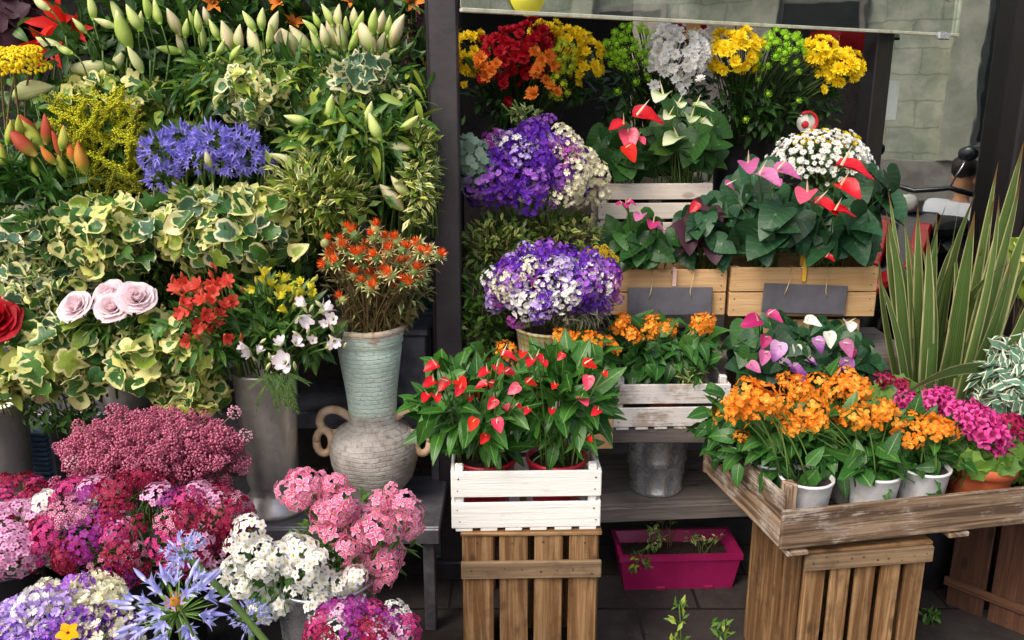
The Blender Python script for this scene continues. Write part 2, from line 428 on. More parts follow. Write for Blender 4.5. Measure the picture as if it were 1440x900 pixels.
PM = {
 'yellow': PMt('petal_yellow', '#ffde0a', '#ffea3c', throat=hx('#f4cc00'), jit=.08), 'gold': PMt('petal_gold', '#ffd012', '#fcc000', jit=.1), 'plume': PMt('petal_plume', '#ccd024', '#e8e444', jit=.1), 'yarrow': PMt('petal_yarrow', '#ffdc14', '#fff03a', jit=.08),
 'crimson': PMt('petal_crimson', '#b00e22', '#d41e34', throat=hx('#84081a'), jit=.12), 'orange': PMt('petal_orange', '#f08a2a', '#ffa64a', throat=hx('#c85a18')),
 'white': PMt('petal_white', '#f6f6f2', '#ffffff', throat=hx('#f2eec8'), jit=.1), 'cream': PMt('petal_cream', '#f4f0c4', '#fbf7de', jit=.1),
 'santini': PMt('petal_santini', '#98d428', '#c4ee4c', throat=hx('#86c424'), jit=.1), 'lime': PMt('petal_lime', '#b4d024', '#d6e048'),
 'purple': PMt('petal_purple', '#5a22a4', '#7c3cc4'), 'violet': PMt('petal_violet', '#9a52c4', '#bc80dc'), 'lilac': PMt('petal_lilac', '#c4a4ec', '#dcc8f6'), 'plum': PMt('petal_plum', '#9a3a9c', '#b85cb4'),
 'blue': PMt('petal_blue', '#8078dc', '#b0a8f2', throat=hx('#cfcaf8'), rim=hx('#958ee6'), jit=.12), 'blue2': PMt('petal_pale_blue', '#a2a4ee', '#cfd0fa', throat=hx('#e4e4fc'), jit=.12),
 'rose': PMt('petal_rose', '#fbe2ea', '#fff0f2', throat=hx('#fbded8'), rim=hx('#fff4f6'), jit=.05, tl=.4), 'redrose': PMt('petal_red_rose', '#a80a18', '#cc1428'),
 'coral': PMt('petal_coral', '#e84a3c', '#f57560', throat=hx('#f0a060')), 'red': PMt('petal_red', '#e01e1c', '#f23c24'), 'scarlet': PMt('petal_scarlet', '#d01020', '#ee2430', rough=.22, spec=.55, tl=.12, vein=.4, rim=hx('#c00c1c')),
 'spink': PMt('petal_strong_pink', '#ee3c62', '#f4607c', rough=.24, spec=.55, tl=.12, vein=.4), 'sred': PMt('petal_deep_red', '#b81224', '#d81c30', rough=.24, spec=.55, tl=.12, vein=.4), 'apink': PMt('petal_anthurium_pink', '#d06aa4', '#e48cbc', rough=.3, spec=.45, vein=.35),
 'apurp': PMt('petal_anthurium_lilac', '#b866b8', '#e6b6e2', rough=.3, spec=.45, vein=.35, tip=hx('#8e3a9a'), p0=.3), 'awhite': PMt('petal_anthurium_white', '#f0f2e4', '#fbfbf4', rough=.3, jit=.1), 'apale': PMt('petal_anthurium_pale', '#dce8b4', '#f0f4d6', rough=.35, throat=hx('#a8c878')), 'amag': PMt('petal_anthurium_magenta', '#b8206a', '#d4488a', rough=.3),
 'spadix': PMt('spadix_cream', '#f4ecc0', '#fff8e0', rough=.6), 'spadixy': PMt('spadix_yellow', '#e8c84a', '#f0dc80'), 'spadixr': PMt('spadix_red', '#c03848', '#e88080'),
 'cross': PMt('petal_crossandra', '#fb9420', '#ffb048', throat=hx('#fcc850'), jit=.12), 'cross2': PMt('petal_crossandra_deep', '#f8821a', '#ff9e34', throat=hx('#f8b440'), jit=.12),
 'mag': PMt('petal_magenta', '#e23c9a', '#f26cb6', throat=hx('#8c0c4a'), t0=.25, t1=.6), 'mag2': PMt('petal_magenta_deep', '#a81a50', '#cc3068', throat=hx('#5c0828'), t0=.2, t1=.6),
 'kal': PMt('petal_kalanchoe', '#ee5c98', '#faa0c4', rim=hx('#fff2f7'), r0=.55, r1=1.05, throat=hx('#dc3478')), 'swdark': PMt('petal_dark_red', '#7c0c30', '#a41444', rim=hx('#b43060')), 'swmag': PMt('petal_cerise', '#b01468', '#d83488', rim=hx('#e46aa8')), 'swpink': PMt('petal_light_pink', '#f2b0d8', '#fbd4ec', throat=hx('#e07cbc')), 'swsal': PMt('petal_salmon', '#f06a84', '#f88ca0'), 'swpur': PMt('petal_violet_red', '#8c1c7c', '#ac38a0'), 'swbi': PMt('petal_bicolour', '#a81c5c', '#c83878', rim=hx('#f8dcea'), r0=.45, r1=.9),
 'stat': PMt('petal_pink_statice', '#c65a80', '#eea0b8', jit=.3), 'stat2': PMt('petal_pale_statice', '#dc9cb0', '#ecc4cc'),
 'budg': PMt('bud_green', '#b0c860', '#d4de90', throat=hx('#90b448'), tip=hx('#e4e4a8'), ribs=18, tl=.1), 'budp': PMt('bud_blush', '#d2d69a', '#e6dfb8', throat=hx('#a4bc58'), t0=.05, t1=.7, rim=hx('#e2bca4'), r0=.5, r1=.98, ribs=14, tl=.1), 'budc': PMt('bud_cream', '#d4d89a', '#e6e4b4', throat=hx('#b4c878'), ribs=14, tl=.1), 'budr': PMt('bud_red', '#a83c30', '#c8583c', throat=hx('#a08c3c'), ribs=14, tl=.1), 'budo': PMt('bud_orange', '#d0642c', '#c8923c', throat=hx('#94a03c'), tip=hx('#c0502c'), ribs=14, tl=.1), 'buds': PMt('bud_yellow_green', '#a8b444', '#c4c45c', throat=hx('#7ca038'), tip=hx('#c08c44'), ribs=14, tl=.1),
 'alsw': PMt('petal_alstroemeria_white', '#f6eef0', '#ffffff', tip=hx('#f0d2da'), throat=hx('#d8dc9c'), jit=.1), 'alsy': PMt('petal_alstroemeria_yellow', '#d8d030', '#f0e450', throat=hx('#b0b038')), 'alsc': PMt('petal_alstroemeria_coral', '#dc4438', '#ee6e5c', throat=hx('#e89c6c')), 'saff': PMt('petal_safflower', '#ec4c1c', '#fb8430'), 'bract': LM['pitto'],
 'centre': PMt('floret_centre', '#d8c848', '#b8b040'), 'anther': PMt('floret_eye', '#a89858', '#c4b878'), 'craspedia': PMt('craspedia_yellow', '#f0c81c', '#f8dc40'), 'berry': PMt('bead_orange', '#c88a2c', '#dca44c'),
}
# ------------------------------------------------------------------ templates
LANCE = [leaf(.26, 6, 3, 'lance', .3, c, w_) for c, w_ in ((.3, .0), (.8, .02), (1.3, .02))]
LILYL = [leaf(.17, 6, 3, 'lance', .35, c, .01) for c in (.2, .9, 1.5)]
OVATE = [leaf(.5, 5, 3, 'ovate', .25, c, .03) for c in (.3, .8, 1.2)]
SMALL = [leaf(.42, 2, 3, 'ovate', .3, c) for c in (.2, .7)]
NARROW = [leaf(.12, 3, 3, 'lance', .3, c) for c in (.2, .7, 1.2)]
BROAD = [leaf(.62, 5, 5, 'ovate', .2, c, .04) for c in (.4, 1.0)]
IVYT = [fan(IVY, (0, .34), (.35, .7, 1.), c, d, .05, i, f_, tw_) for i, (c, d, f_, tw_) in enumerate(((.2, .15, .35, .3), (-.5, .5, .3, -.4), (.7, .1, .1, .6)))]+[fan(IVY2, (0, .4), (.35, .7, 1.), c, d, .05, i+5, f_, tw_) for i, (c, d, f_, tw_) in enumerate(((.3, .2, .45, .2), (.5, .6, .2, -.5), (-.8, .3, .4, .5), (.2, -.25, .55, 0)))]
HPO = [(0, .02), (.1, -.1), (.24, -.16), (.38, -.08), (.45, .1), (.45, .28), (.39, .48), (.28, .68), (.14, .88), (0, 1.02)]
HPO = HPO+[(-x, y) for x, y in HPO[-2:0:-1]]
HEART = [fan(HPO, (0, .3), (.35, .7, 1.), c, d, .02, i, f_, tw_) for i, (c, d, f_, tw_) in enumerate(((.25, .2, .15, .15), (.15, .5, .2, -.2), (-.25, .35, .3, .1), (.4, .1, .1, -.3)))]
SPO = [(0, -.02), (.14, -.05), (.29, -.01), (.4, .12), (.43, .32), (.38, .54), (.27, .74), (.13, .92), (0, 1.05)]
SPO = SPO+[(-x, y) for x, y in SPO[-2:0:-1]]
SPATHE = fan(SPO, (0, .3), (.3, .6, .85, 1.), .75, .2, .03, 3, .12, .15)
ROUNDL = [fan([(math.sin(2*PI*k/14)*.5*(1+.12*math.cos(7*2*PI*k/14)), .45-math.cos(2*PI*k/14)*.5*(1+.12*math.cos(7*2*PI*k/14))) for k in range(14)], (0, .35), (.5, 1.), .3, .2, .05, i) for i in range(2)]
p_mum = leaf(.4, 2, 2, 'obov', 0, -.35); p_mum2 = leaf(.34, 2, 2, 'obov', 0, -.9)
BALL = ico(1., 1); BALL2 = ico(1., 2)
def mum(seed, s=1.):
    r_ = np.random.default_rng(seed); it = []
    for n, e, ln, r0 in ((15, .12, .5, .05), (13, .42, .44, .05), (10, .8, .36, .04), (7, 1.15, .26, .03)):
        it += ring(p_mum if e < .7 else p_mum2, n, e, r0, .02+e*.05, ln*s, r_.uniform(0, 6), 0, .16, r_)
    it.append((BALL, mat4(np.diag([1, 1, .7]), (0, 0, .06), .09), 1))
    return merge(it)
def daisy(seed, n=14):
    r_ = np.random.default_rng(seed)
    it = ring(p_mum, n, .1, .06, .0, .46, 0, 0, .1, r_)+ring(p_mum, n-3, .3, .05, .03, .4, .3, 0, .12, r_)
    it.append((BALL, mat4(np.diag([1, 1, .6]), (0, 0, .06), .13), 1)); return merge(it)
def santini(seed):
    r_ = np.random.default_rng(seed); it = [(BALL, mat4(np.diag([1, 1, .62]), (0, 0, .08), .33), 0)]
    pt = leaf(.5, 1, 2, 'obov', 0, -.6)
    for n, e, r0, z in ((16, .1, .36, .04), (14, .6, .34, .16), (10, 1.0, .24, .27), (6, 1.3, .12, .32)): it += ring(pt, n, e, r0, z, .23, r_.uniform(0, 6), 0, .3, r_)
    return merge(it)
p_fl = leaf(1.05, 2, 3, 'round', .1, .35, 0, -.1)
FLOR5 = merge(ring(p_fl, 5, .15, .06, 0, .46, 0, 0, .05)+[(BALL, mat4(None, (0, 0, .03), .07), 1)])
p_c4 = leaf(.95, 2, 3, 'round', .1, .3)
FLOR4 = merge(ring(p_c4, 4, .2, .03, 0, .5, 0, 0, .05)+[(BALL, mat4(None, (0, 0, .03), .06), 1)])
p_cup = leaf(.95, 2, 3, 'wedge', .15, .5)
CUP = merge(ring(p_cup, 5, .8, .06, 0, .5, 0, 0, .15))
p_lil = leaf(.36, 4, 3, 'lance', .25, .9, 0, -.5)
STAR6 = merge(ring(p_lil, 6, .75, .05, 0, .8, 0, 0, .08))
def cluster(flo, n, rad, fl, flat=.6, seed=0, lo=.0, mats=1):
    r_ = np.random.default_rng(seed); it = []
    for i in range(n):
        z = 1-(1-lo)*(i+.5)/n; a = i*2.39996+r_.normal(0, .2); s = math.sqrt(max(0, 1-z*z))
        nv = nrmz(A(s*math.cos(a), s*math.sin(a), z)+r_.normal(0, .18, 3)); p = A(s*math.cos(a), s*math.sin(a), z*flat)*rad*(1+r_.normal(0, .05))
        R = zframes(nv, r_.normal(size=3))[0]
        it.append((flo, mat4(R, p, fl*(1+r_.normal(0, .1))), 2*int(r_.integers(0, mats))))
    return merge(it)
def rosehead():
    it = []; r_ = np.random.default_rng(3)
    for L, (n, r0, h, fl, op) in enumerate(((3, .08, .6, .0, .0), (4, .14, .63, .02, .03), (5, .2, .63, .05, .07), (6, .27, .6, .1, .12), (7, .34, .54, .16, .2), (8, .41, .47, .22, .3), (8, .46, .38, .26, .42))):
        for i in range(n):
            v, uv, f = [], [], []; a0 = 2*PI*i/n+L*.9+r_.normal(0, .22); da = PI/n*1.75; hh = h*(1+r_.normal(0, .05)); rr0 = r0*(1+r_.normal(0, .09)); ph = r_.uniform(0, 6); tilt = r_.normal(0, .12)
            for iv in range(7):
                t = iv/6
                for iu in range(9):
                    u = -1+iu/4; a = a0+u*da; top = 1-.3*abs(u)**2.5+.04*math.sin(u*4+ph)*t
                    r = rr0*(.35+.75*math.sin(min(1, t*1.3)*PI/2))+fl*max(0, t-.6)**1.4*2.4+.018*u+op*t*t*.4+.022*math.sin(u*5+ph)*t*t+tilt*t*.1
                    v.append((r*math.cos(a), r*math.sin(a), hh*t*top-max(0, t-.72)*fl*1.3)); uv.append((t, abs(u)))
            for iv in range(6):
                for iu in range(8): k = iv*9+iu; f.append((k, k+1, k+10, k+9))
            it.append((T(v, f, uv), np.eye(4), 0))
    return merge(it)
ROSE = rosehead()
def bent(t, k, tw=.0):
    v = t.v.copy(); y = v[:, 1]; v[:, 0] += k*y*(1-y)*1.6+tw*y; v[:, 2] += k*.6*y*y; return T2(t, v)
def T2(t, v):
    r = T.__new__(T); r.__dict__.update(t.__dict__); r.v = v; return r
BUDS = [bent(spindle(w=.36, ridge=.13), .0), bent(spindle(w=.33, ridge=.15), .12), bent(spindle(w=.4, ridge=.12), -.12, .05)]
BUDFS = [bent(spindle(w=.43, ridge=.16), .05), bent(spindle(w=.39, ridge=.2), -.14), bent(spindle(w=.46, ridge=.14), .12, -.06)]
BUD, BUDF = BUDS[0], BUDFS[0]; BUDT = spindle(8, 5, .3, .08, 1.1)
SPADIX = merge([(spindle(7, 6, .14, 0., .35), np.eye(4), 0)])
def umbel(n, seed, open_=.8, lo=-.25, ts=.62, pw_=.3, lv=.1, pd=.025):
    """agapanthus: pedicels from one point, each with a six-petalled trumpet (0 stem, 1 petal)"""
    r_ = np.random.default_rng(seed); it = []
    ped = merge([(leaf(pd, 2, 2, 'strap', 0, .1), np.eye(4), 0), (leaf(pd, 2, 2, 'strap', 0, .1), mat4(Ry(PI/2)), 0)])
    p6 = leaf(pw_, 4, 3, 'lance', .3, .75, 0, -.25); tr = merge(ring(p6, 6, 1.12, .02, 0, .5, 0, 0, .06, r_))
    bud = spindle(6, 4, .22, .05)
    for i in range(n):
        z = 1-(1-lo)*(i+.5)/n; a = i*2.39996+r_.normal(0, .25); s = math.sqrt(max(0, 1-z*z)); d = nrmz(A(s*math.cos(a), s*math.sin(a), z)+r_.normal(0, .12, 3))
        Rp = frames(d, A(0, 0, 1.01))[()] ; L = .5*(1+r_.normal(0, lv))
        it.append((ped, mat4(Rp, (0, 0, 0), L), 0))
        d2 = nrmz(d+A(0, 0, -.25))
        if r_.random() < open_: it.append((tr, mat4(zframes(d2, r_.normal(size=3))[0], d*L, ts), 1))
        else: it.append((bud, mat4(frames(d2, A(0, 0, 1.01)), d*L, .34), 1))
    return merge(it)
def plume(n, seed, curve=.4):
    """goldenrod side branch with rows of tiny flowers"""
    r_ = np.random.default_rng(seed); it = []
    for i in range(n):
        t = (i+.5)/n; y = t; z = .25*t-.4*curve*t*t
        for k in range(3):
            it.append((BALL0, mat4(np.diag([1, 1.4, .8]), A(r_.normal(0, .03), y, z)+A(r_.normal(0, .05*(1-t*.6)), 0, abs(r_.normal(0, .05))), .035*(1.15-t*.5)), 0))
    return merge(it)
BALL0 = T([(1, 0, 0), (-1, 0, 0), (0, 1, 0), (0, -1, 0), (0, 0, 1), (0, 0, -1)], [(0, 2, 4), (2, 1, 4), (1, 3, 4), (3, 0, 4), (2, 0, 5), (1, 2, 5), (3, 1, 5), (0, 3, 5)], [(.6, .5)]*6)
_hm = {}
def H(key, fn, mats):
    if key not in _hm: _hm[key] = tmesh(key.split(':')[0], fn(), mats)
    return _hm[key]
# ------------------------------------------------------------------ plants
def dome(c, r, n, lo=-.3, back=.35, jit=.1, sh=1.0):
    c, r = np.asarray(c, float), np.asarray(r, float)
    m = n
    for _ in range(12):
        i = np.arange(m)+.5; z = 1-2*i/m; a = i*2.399963+.7; s = np.sqrt(1-z*z)
        d = np.stack([s*np.cos(a), s*np.sin(a), z], -1); k = (d[:, 2] > lo) & (d[:, 1] < back)
        if k.sum() >= n: break
        m = int(m*1.15)+1
    d = nrmz(d[k]+rng.normal(0, jit, (k.sum(), 3)))
    return c+d*r*sh*(1+rng.normal(0, jit*.6, (len(d), 1))), nrmz(d/r*r.mean()+A(0, -.25, .2))
def E(px, py, Y, rx, ry, rd=None):
    s = S(px, py, Y); return W(px, py, Y), A(rx*s, rx*s*.75 if rd is None else rd, ry*s)
class Plant:
    def __init__(s, name, label, cat, base, group=None):
        s.base = A(*base); s.root = thing(name, label, cat, s.base, 0, group); s.p = {}
    def mb(s, part='foliage'):
        if part not in s.p: s.p[part] = MB(s.base)
        return s.p[part]
    def done(s):
        for k, m in s.p.items():
            if m.n: m.obj(k, s.root)
        return s
    def head(s, mesh, pos, R, size, name='flower_head', parent=None, label=None):
        o = bpy.data.objects.new(name, mesh); COL.objects.link(o); o.parent = s.root
        o.location = tuple(np.asarray(pos)-s.base); o.rotation_euler = Matrix(np.asarray(R).tolist()).to_euler(); o.scale = (size,)*3
        if label: o['label'] = label
        return o
    def heads(s, meshes, pos, nrm, size, name='flower_head', jit=.12):
        R = zframes(nrm)
        for i in range(len(pos)):
            s.head(meshes[int(rng.integers(len(meshes)))], pos[i], R[i], size*(1+rng.normal(0, jit)), name)
        return pos
    def stems(s, pts, r=.0025, mat='stem', k=6, base=None, spread=.25, part='stems', start=None, seg=5):
        b = s.base if base is None else base
        for q in pts:
            p0 = b+A(rng.normal(0, .025), rng.normal(0, .025), 0)+(A(q[0]-b[0], q[1]-b[1], 0)*spread)
            p1 = A(p0[0]*.75+q[0]*.25, p0[1]*.75+q[1]*.25, p0[2]+(q[2]-p0[2])*.6); s.mb(part).bez(p0, p1, q, r, LM[mat] if isinstance(mat, str) else mat, k, seg)
    def cloud(s, tp, c, r, n, size, mat, mode='out', part='foliage', fill=.35, lo=-1., back=.6, up=.4, jit=.5, axis=None, wild=.06):
        c, r = np.asarray(c, float), np.asarray(r, float)
        d = nrmz(rng.normal(size=(n*4, 3))); d = d[(d[:, 2] > lo) & (d[:, 1] < back)][:n]; n = len(d)
        rad = (fill+(1-fill)*rng.random((n, 1))**.6)*(1+np.abs(rng.normal(0, wild, (n, 1)))); pos = c+d*r*rad
        out = nrmz(d/r*r.mean())
        if mode == 'out': dr = out+A(0, 0, up)+rng.normal(0, jit, (n, 3)); nn = A(0, -.35, 1.)+rng.normal(0, .35, (n, 3))
        elif mode == 'droop': dr = out*A(1, 1, .2)+A(0, -.2, -up)+rng.normal(0, jit, (n, 3)); nn = out+A(0, -.3, .7)+rng.normal(0, .3, (n, 3))
        elif mode == 'face': dr = np.cross(out+A(0, -.6, .2), rng.normal(size=(n, 3)))+A(0, -.1, -up); nn = out*.6+A(0, -.5, .5)+rng.normal(0, jit, (n, 3))
        elif mode == 'hang': dr = out*A(.8, .2, .15)+A(0, -.3, -.45-up)+rng.normal(0, jit, (n, 3)); nn = out*A(.5, .3, .2)+A(0, -.7, .6)+rng.normal(0, .35, (n, 3))
        elif mode == 'mix':
            h_ = rng.random((n, 1)) < .5; dr = np.where(h_, out+A(0, 0, up), out*A(.8, .2, .2)+A(0, -.3, -.35))+rng.normal(0, jit, (n, 3)); nn = np.where(h_, A(0, -.4, 1.), out*A(.5, .3, .3)+A(0, -.7, .6))+rng.normal(0, .4, (n, 3))
        elif mode == 'up': dr = out*A(1, 1, .3)*.6+A(0, 0, up)+rng.normal(0, jit, (n, 3)); nn = -out*A(1, 1, 0)*.6+A(0, -.3, .5)+rng.normal(0, .4, (n, 3))
        dr = nrmz(dr); sz = rng.uniform(size[0], size[1], n); R = frames(dr, nn)
        if not isinstance(tp, list): tp = [tp]
        mats = mat if isinstance(mat, list) else [mat]
        kk = rng.integers(len(tp), size=n); km = rng.integers(len(mats), size=n)
        for a in range(len(tp)):
            for b in range(len(mats)):
                m = (kk == a) & (km == b)
                s.mb(part).inst(tp[a], pos[m]-dr[m]*sz[m, None]*.4, R[m], sz[m], LM[mats[b]] if isinstance(mats[b], str) else mats[b])
        return pos, dr
EXPO = 0.74
# ------------------------------------------------------------------ camera, world, light
cam = bpy.data.objects.new('camera', bpy.data.cameras.new('camera')); COL.objects.link(cam); SC.camera = cam
cam.location = (0, 0, CAMZ); cam.rotation_euler = (PI/2-TH, 0, 0); cam.data.sensor_width = 36; cam.data.lens = 30; cam.data.clip_end = 300; cam.data.clip_start = .05
SUN_EL, SUN_AZ = math.radians(50), math.radians(222)      # azimuth clockwise from +Y: behind the camera, slightly to the left
w = bpy.data.worlds.new('World'); SC.world = w; w.use_nodes = True
wn = w.node_tree; wn.nodes.clear()
sky = wn.nodes.new('ShaderNodeTexSky'); sky.sky_type = 'NISHITA'; sky.sun_disc = False; sky.sun_elevation = SUN_EL; sky.sun_rotation = SUN_AZ
sky.air_density = 1.0; sky.dust_density = 5.0; sky.ozone_density = .8
bg = wn.nodes.new('ShaderNodeBackground'); bg.inputs[1].default_value = .15
wo = wn.nodes.new('ShaderNodeOutputWorld'); wn.links.new(sky.outputs[0], bg.inputs[0]); wn.links.new(bg.outputs[0], wo.inputs[0])
sl = bpy.data.lights.new('sun', 'SUN'); sl.energy = .78; sl.angle = math.radians(22); sl.color = (1, .96, .9)
so = bpy.data.objects.new('sun', sl); COL.objects.link(so)
sd = Vector((math.sin(SUN_AZ)*math.cos(SUN_EL), math.cos(SUN_AZ)*math.cos(SUN_EL), math.sin(SUN_EL)))
so.rotation_euler = sd.to_track_quat('Z', 'Y').to_euler(); so.location = sd*20
vs = SC.view_settings; vs.view_transform = 'Standard'; vs.look = 'None'; vs.exposure = EXPO; vs.gamma = 1; vs.use_curve_mapping = False
SC.cycles.max_bounces = 6; SC.cycles.diffuse_bounces = 3; SC.cycles.glossy_bounces = 3; SC.cycles.transmission_bounces = 4; SC.cycles.transparent_max_bounces = 8
SC.cycles.caustics_reflective = False; SC.cycles.caustics_refractive = False; SC.cycles.use_denoising = True
try: SC.cycles.denoiser = 'OPENIMAGEDENOISE'
except Exception: pass

# ------------------------------------------------------------------ materials of the place
@cached
def pavemat(name):
    m, nt, out = newmat(name); q = N(nt); co = q.coord('Object')
    br = q.n('ShaderNodeTexBrick'); q.l(co, br.inputs['Vector']); br.inputs['Scale'].default_value = 1.; br.offset = .5
    br.inputs['Brick Width'].default_value = .4; br.inputs['Row Height'].default_value = .2; br.inputs['Mortar Size'].default_value = .006; br.inputs['Mortar Smooth'].default_value = .3
    br.inputs['Color1'].default_value = hx('#4e4844'); br.inputs['Color2'].default_value = hx('#3a3533'); br.inputs['Mortar'].default_value = hx('#1c1a19')
    n1 = q.noise(co, 6, 5, .65); n2 = q.noise(co, 60, 3, .6)
    col = q.mix(q.sstep(n1, .35, .7), br.outputs[0], hx('#2c2826')); col = q.mix(q.sstep(n2, .6, .8, 0, .4), col, hx('#7a7068'))
    h = q.math('ADD', q.math('MULTIPLY', br.outputs['Fac'], -1.), q.math('MULTIPLY', n2, .3))
    q.l(q.prin(col, .8, spec=.3, normal=q.bump(h, .6, .006)), out.inputs[0]); return m
@cached
def stonemat(name, a, b, scale=3, joints=0.):
    m, nt, out = newmat(name); q = N(nt); co = q.coord('Object')
    n1 = q.noise(co, scale, 6, .65); n2 = q.noise(co, scale*9, 4, .6)
    col = q.mix(q.sstep(n1, .35, .65), a, b); col = q.mix(q.sstep(n2, .5, .8, 0, .4), col, q.mix(.5, b, (.02, .02, .02, 1)))
    if joints:
        sp = q.n('ShaderNodeSeparateXYZ'); q.l(co, sp.inputs[0]); cv = q.n('ShaderNodeCombineXYZ'); q.l(sp.outputs[1], cv.inputs[0]); q.l(sp.outputs[2], cv.inputs[1])
        br = q.n('ShaderNodeTexBrick'); q.l(cv.outputs[0], br.inputs[0]); br.inputs['Scale'].default_value = 1.; br.inputs['Brick Width'].default_value = .8; br.inputs['Row Height'].default_value = .38; br.inputs['Mortar Size'].default_value = .012
        br.inputs['Color1'].default_value = (1, 1, 1, 1); br.inputs['Color2'].default_value = (.86, .88, .86, 1); br.inputs['Mortar'].default_value = (.66, .66, .64, 1); col = q.mix(1., col, br.outputs[0], 'MULTIPLY')
    q.l(q.prin(col, .85, spec=.2, normal=q.bump(q.math('ADD', n1, n2), .5, .02)), out.inputs[0]); return m
@cached
def glassmat(name, refl, tint):
    m, nt, out = newmat(name); q = N(nt)
    tr = q.n('ShaderNodeBsdfTransparent'); tr.inputs[0].default_value = tint
    gl = q.n('ShaderNodeBsdfGlossy'); gl.inputs['Roughness'].default_value = .018; q.l(q.bump(q.noise(q.coord('Object'), 4, 2), .03, .02), gl.inputs['Normal']); gl.inputs['Color'].default_value = (.9, .95, .92, 1)
    fr = q.n('ShaderNodeFresnel'); fr.inputs[0].default_value = 1.5
    mx = q.n('ShaderNodeMixShader'); q.l(q.math('ADD', refl, fr.outputs[0], clamp=True), mx.inputs[0])
    q.l(tr.outputs[0], mx.inputs[1]); q.l(gl.outputs[0], mx.inputs[2]); q.l(mx.outputs[0], out.inputs[0]); return m
M_POST = plain('post_paint', hx('#3a3438'), hx('#2a2629'), .42, 14, .15)
M_FRAME = plain('frame_paint', hx('#1c1719'), hx('#120f10'), .35, 14, .1)
M_WALL = stonemat('dark_wall', hx('#33302f'), hx('#262423'))
M_STONE = stonemat('grey_stone', hx('#8c867e'), hx('#a9a49c'), 4)
M_BUILD = stonemat('pale_stone', hx('#a8b09c'), hx('#dcdcc8'), 1.6, .07)
M_DARKGLASS = plain('dark_window', hx('#20262a'), hx('#2c3438'), .15, 5, .02)
M_GLASS = glassmat('shop_glass', .33, (.8, .86, .84, 1)); M_GLASS2 = glassmat('upper_glass', .34, (.92, .95, .95, 1))
M_STEEL = metalmat('shelf_metal', hx('#5c5c64'), hx('#85848a'), .5, .6, 8, .1, False)
M_GALV = metalmat('galvanised', hx('#b4b8be'), hx('#e0e4e8'), .26, .75, 10, .05, False)
M_ZINC = metalmat('dull_zinc', hx('#aaa49c'), hx('#d4cec6'), .36, .65, 7, .15)
M_ZINC2 = metalmat('dull_zinc_light', hx('#9c968e'), hx('#bdb6ad'), .42, .55, 6, .15)
M_BLACK = plain('black_plastic', hx('#1c1b1d'), hx('#26252a'), .4, 20, .05)
M_GREYPL = plain('grey_plastic', hx('#6c6c70'), hx('#7c7c80'), .45, 14, .05)
M_WHITEP = plain('white_plastic', hx('#e8eaec'), hx('#c4c2be'), .35, 22, .06)
M_TERRA = plain('terracotta', hx('#a8502e'), hx('#bc6238'), .7, 20, .15)
M_REDP = plain('red_plastic', hx('#a01828'), hx('#b82034'), .32, 20, .05)
M_MAGP = plain('magenta_plastic', hx('#94144e'), hx('#aa1e60'), .45, 9, .08)
M_SOIL = plain('soil', hx('#2a1f18'), hx('#40322a'), .95, 80, 1.)
M_GREENP = plain('green_plastic', hx('#1f6a58'), hx('#2a7a66'), .35)
M_SLATE = plain('slate', hx('#55545a'), hx('#626168'), .6, 16, .12)
M_STRING = plain('string', hx('#b8a070'), hx('#d0bc8c'), .8)
M_PAPER = plain('paper', hx('#dcdcd4'), hx('#e8e8e2'), .8)
M_STICK = plain('sticker_green', hx('#d6e090'), hx('#e2ea9e'), .5); M_STICKY = plain('sticker_yellow', hx('#e6e03c'), hx('#f0ea50'), .45)
M_TAG = plain('tan_card', hx('#c0985c'), hx('#cca86c'), .8)
M_REDPAINT = plain('red_paint', hx('#b81824'), hx('#c42430'), .35)
M_BLUEPL = plain('blue_grey_plastic', hx('#5a7488'), hx('#6c889c'), .4)
M_RLEAF = petalmat('red_paper_leaf', hx('#8c1420'), hx('#b42430'), rough=.7, tl=.2)
M_WORN = woodmat('worn_crate_wood', hx('#7c5836'), hx('#b99468'), hx('#46301f'), spots=.85, grime=hx('#382a1c'), gscale=.8)
M_TRAYW = woodmat('weathered_tray_wood', hx('#5e4a38'), hx('#b0957a'), hx('#32281f'), spots=.85, paint=hx('#b8ada0'), pamt=.3, grime=hx('#4a3e34'), gscale=.75)
M_RAILW = woodmat('grey_rail_wood', hx('#7e6850'), hx('#a48a68'), hx('#4e3e30'), spots=.7, grime=hx('#46392c'), gscale=.7)
M_WHITEW = woodmat('white_painted_wood', hx('#dcd8d0'), hx('#e8e5de'), hx('#b0a494'), spots=.35, paint=hx('#f0eee8'), pamt=.85)
M_WASHW = woodmat('whitewashed_wood', hx('#a09080'), hx('#bdb0a2'), hx('#6c5c4c'), spots=.6, paint=hx('#dedad6'), pamt=.6)
M_PALEW = woodmat('pale_pine', hx('#cfa878'), hx('#dfbd8e'), hx('#ae8252'), spots=.3)
M_BIRCH = woodmat('bleached_pine', hx('#e0d4c4'), hx('#eae0d2'), hx('#c2b09a'), spots=.2)
M_DARKW = woodmat('dark_stained_wood', hx('#54382a'), hx('#6e4c38'), hx('#2e2018'), spots=.5)
M_SHELFW = woodmat('grey_shelf_wood', hx('#6e6660'), hx('#8a827c'), hx('#46403c'), spots=.5)

# ------------------------------------------------------------------ ground, building, glass front
mb = MB(); mb.add(T([(-30, -30, 0), (30, -30, 0), (30, 30, 0), (-30, 30, 0)], [(0, 1, 2, 3)]), pavemat('dark_paving')); struct(mb.obj('pavement'))
mb = MB(); mb.add(T([(-30, -30, .004), (30, -30, .004), (30, .55, .004), (-30, .55, .004)], [(0, 1, 2, 3)]), stonemat('pale_street_paving', hx('#a39c90'), hx('#b8b0a4'), 2)); struct(mb.obj('street'))
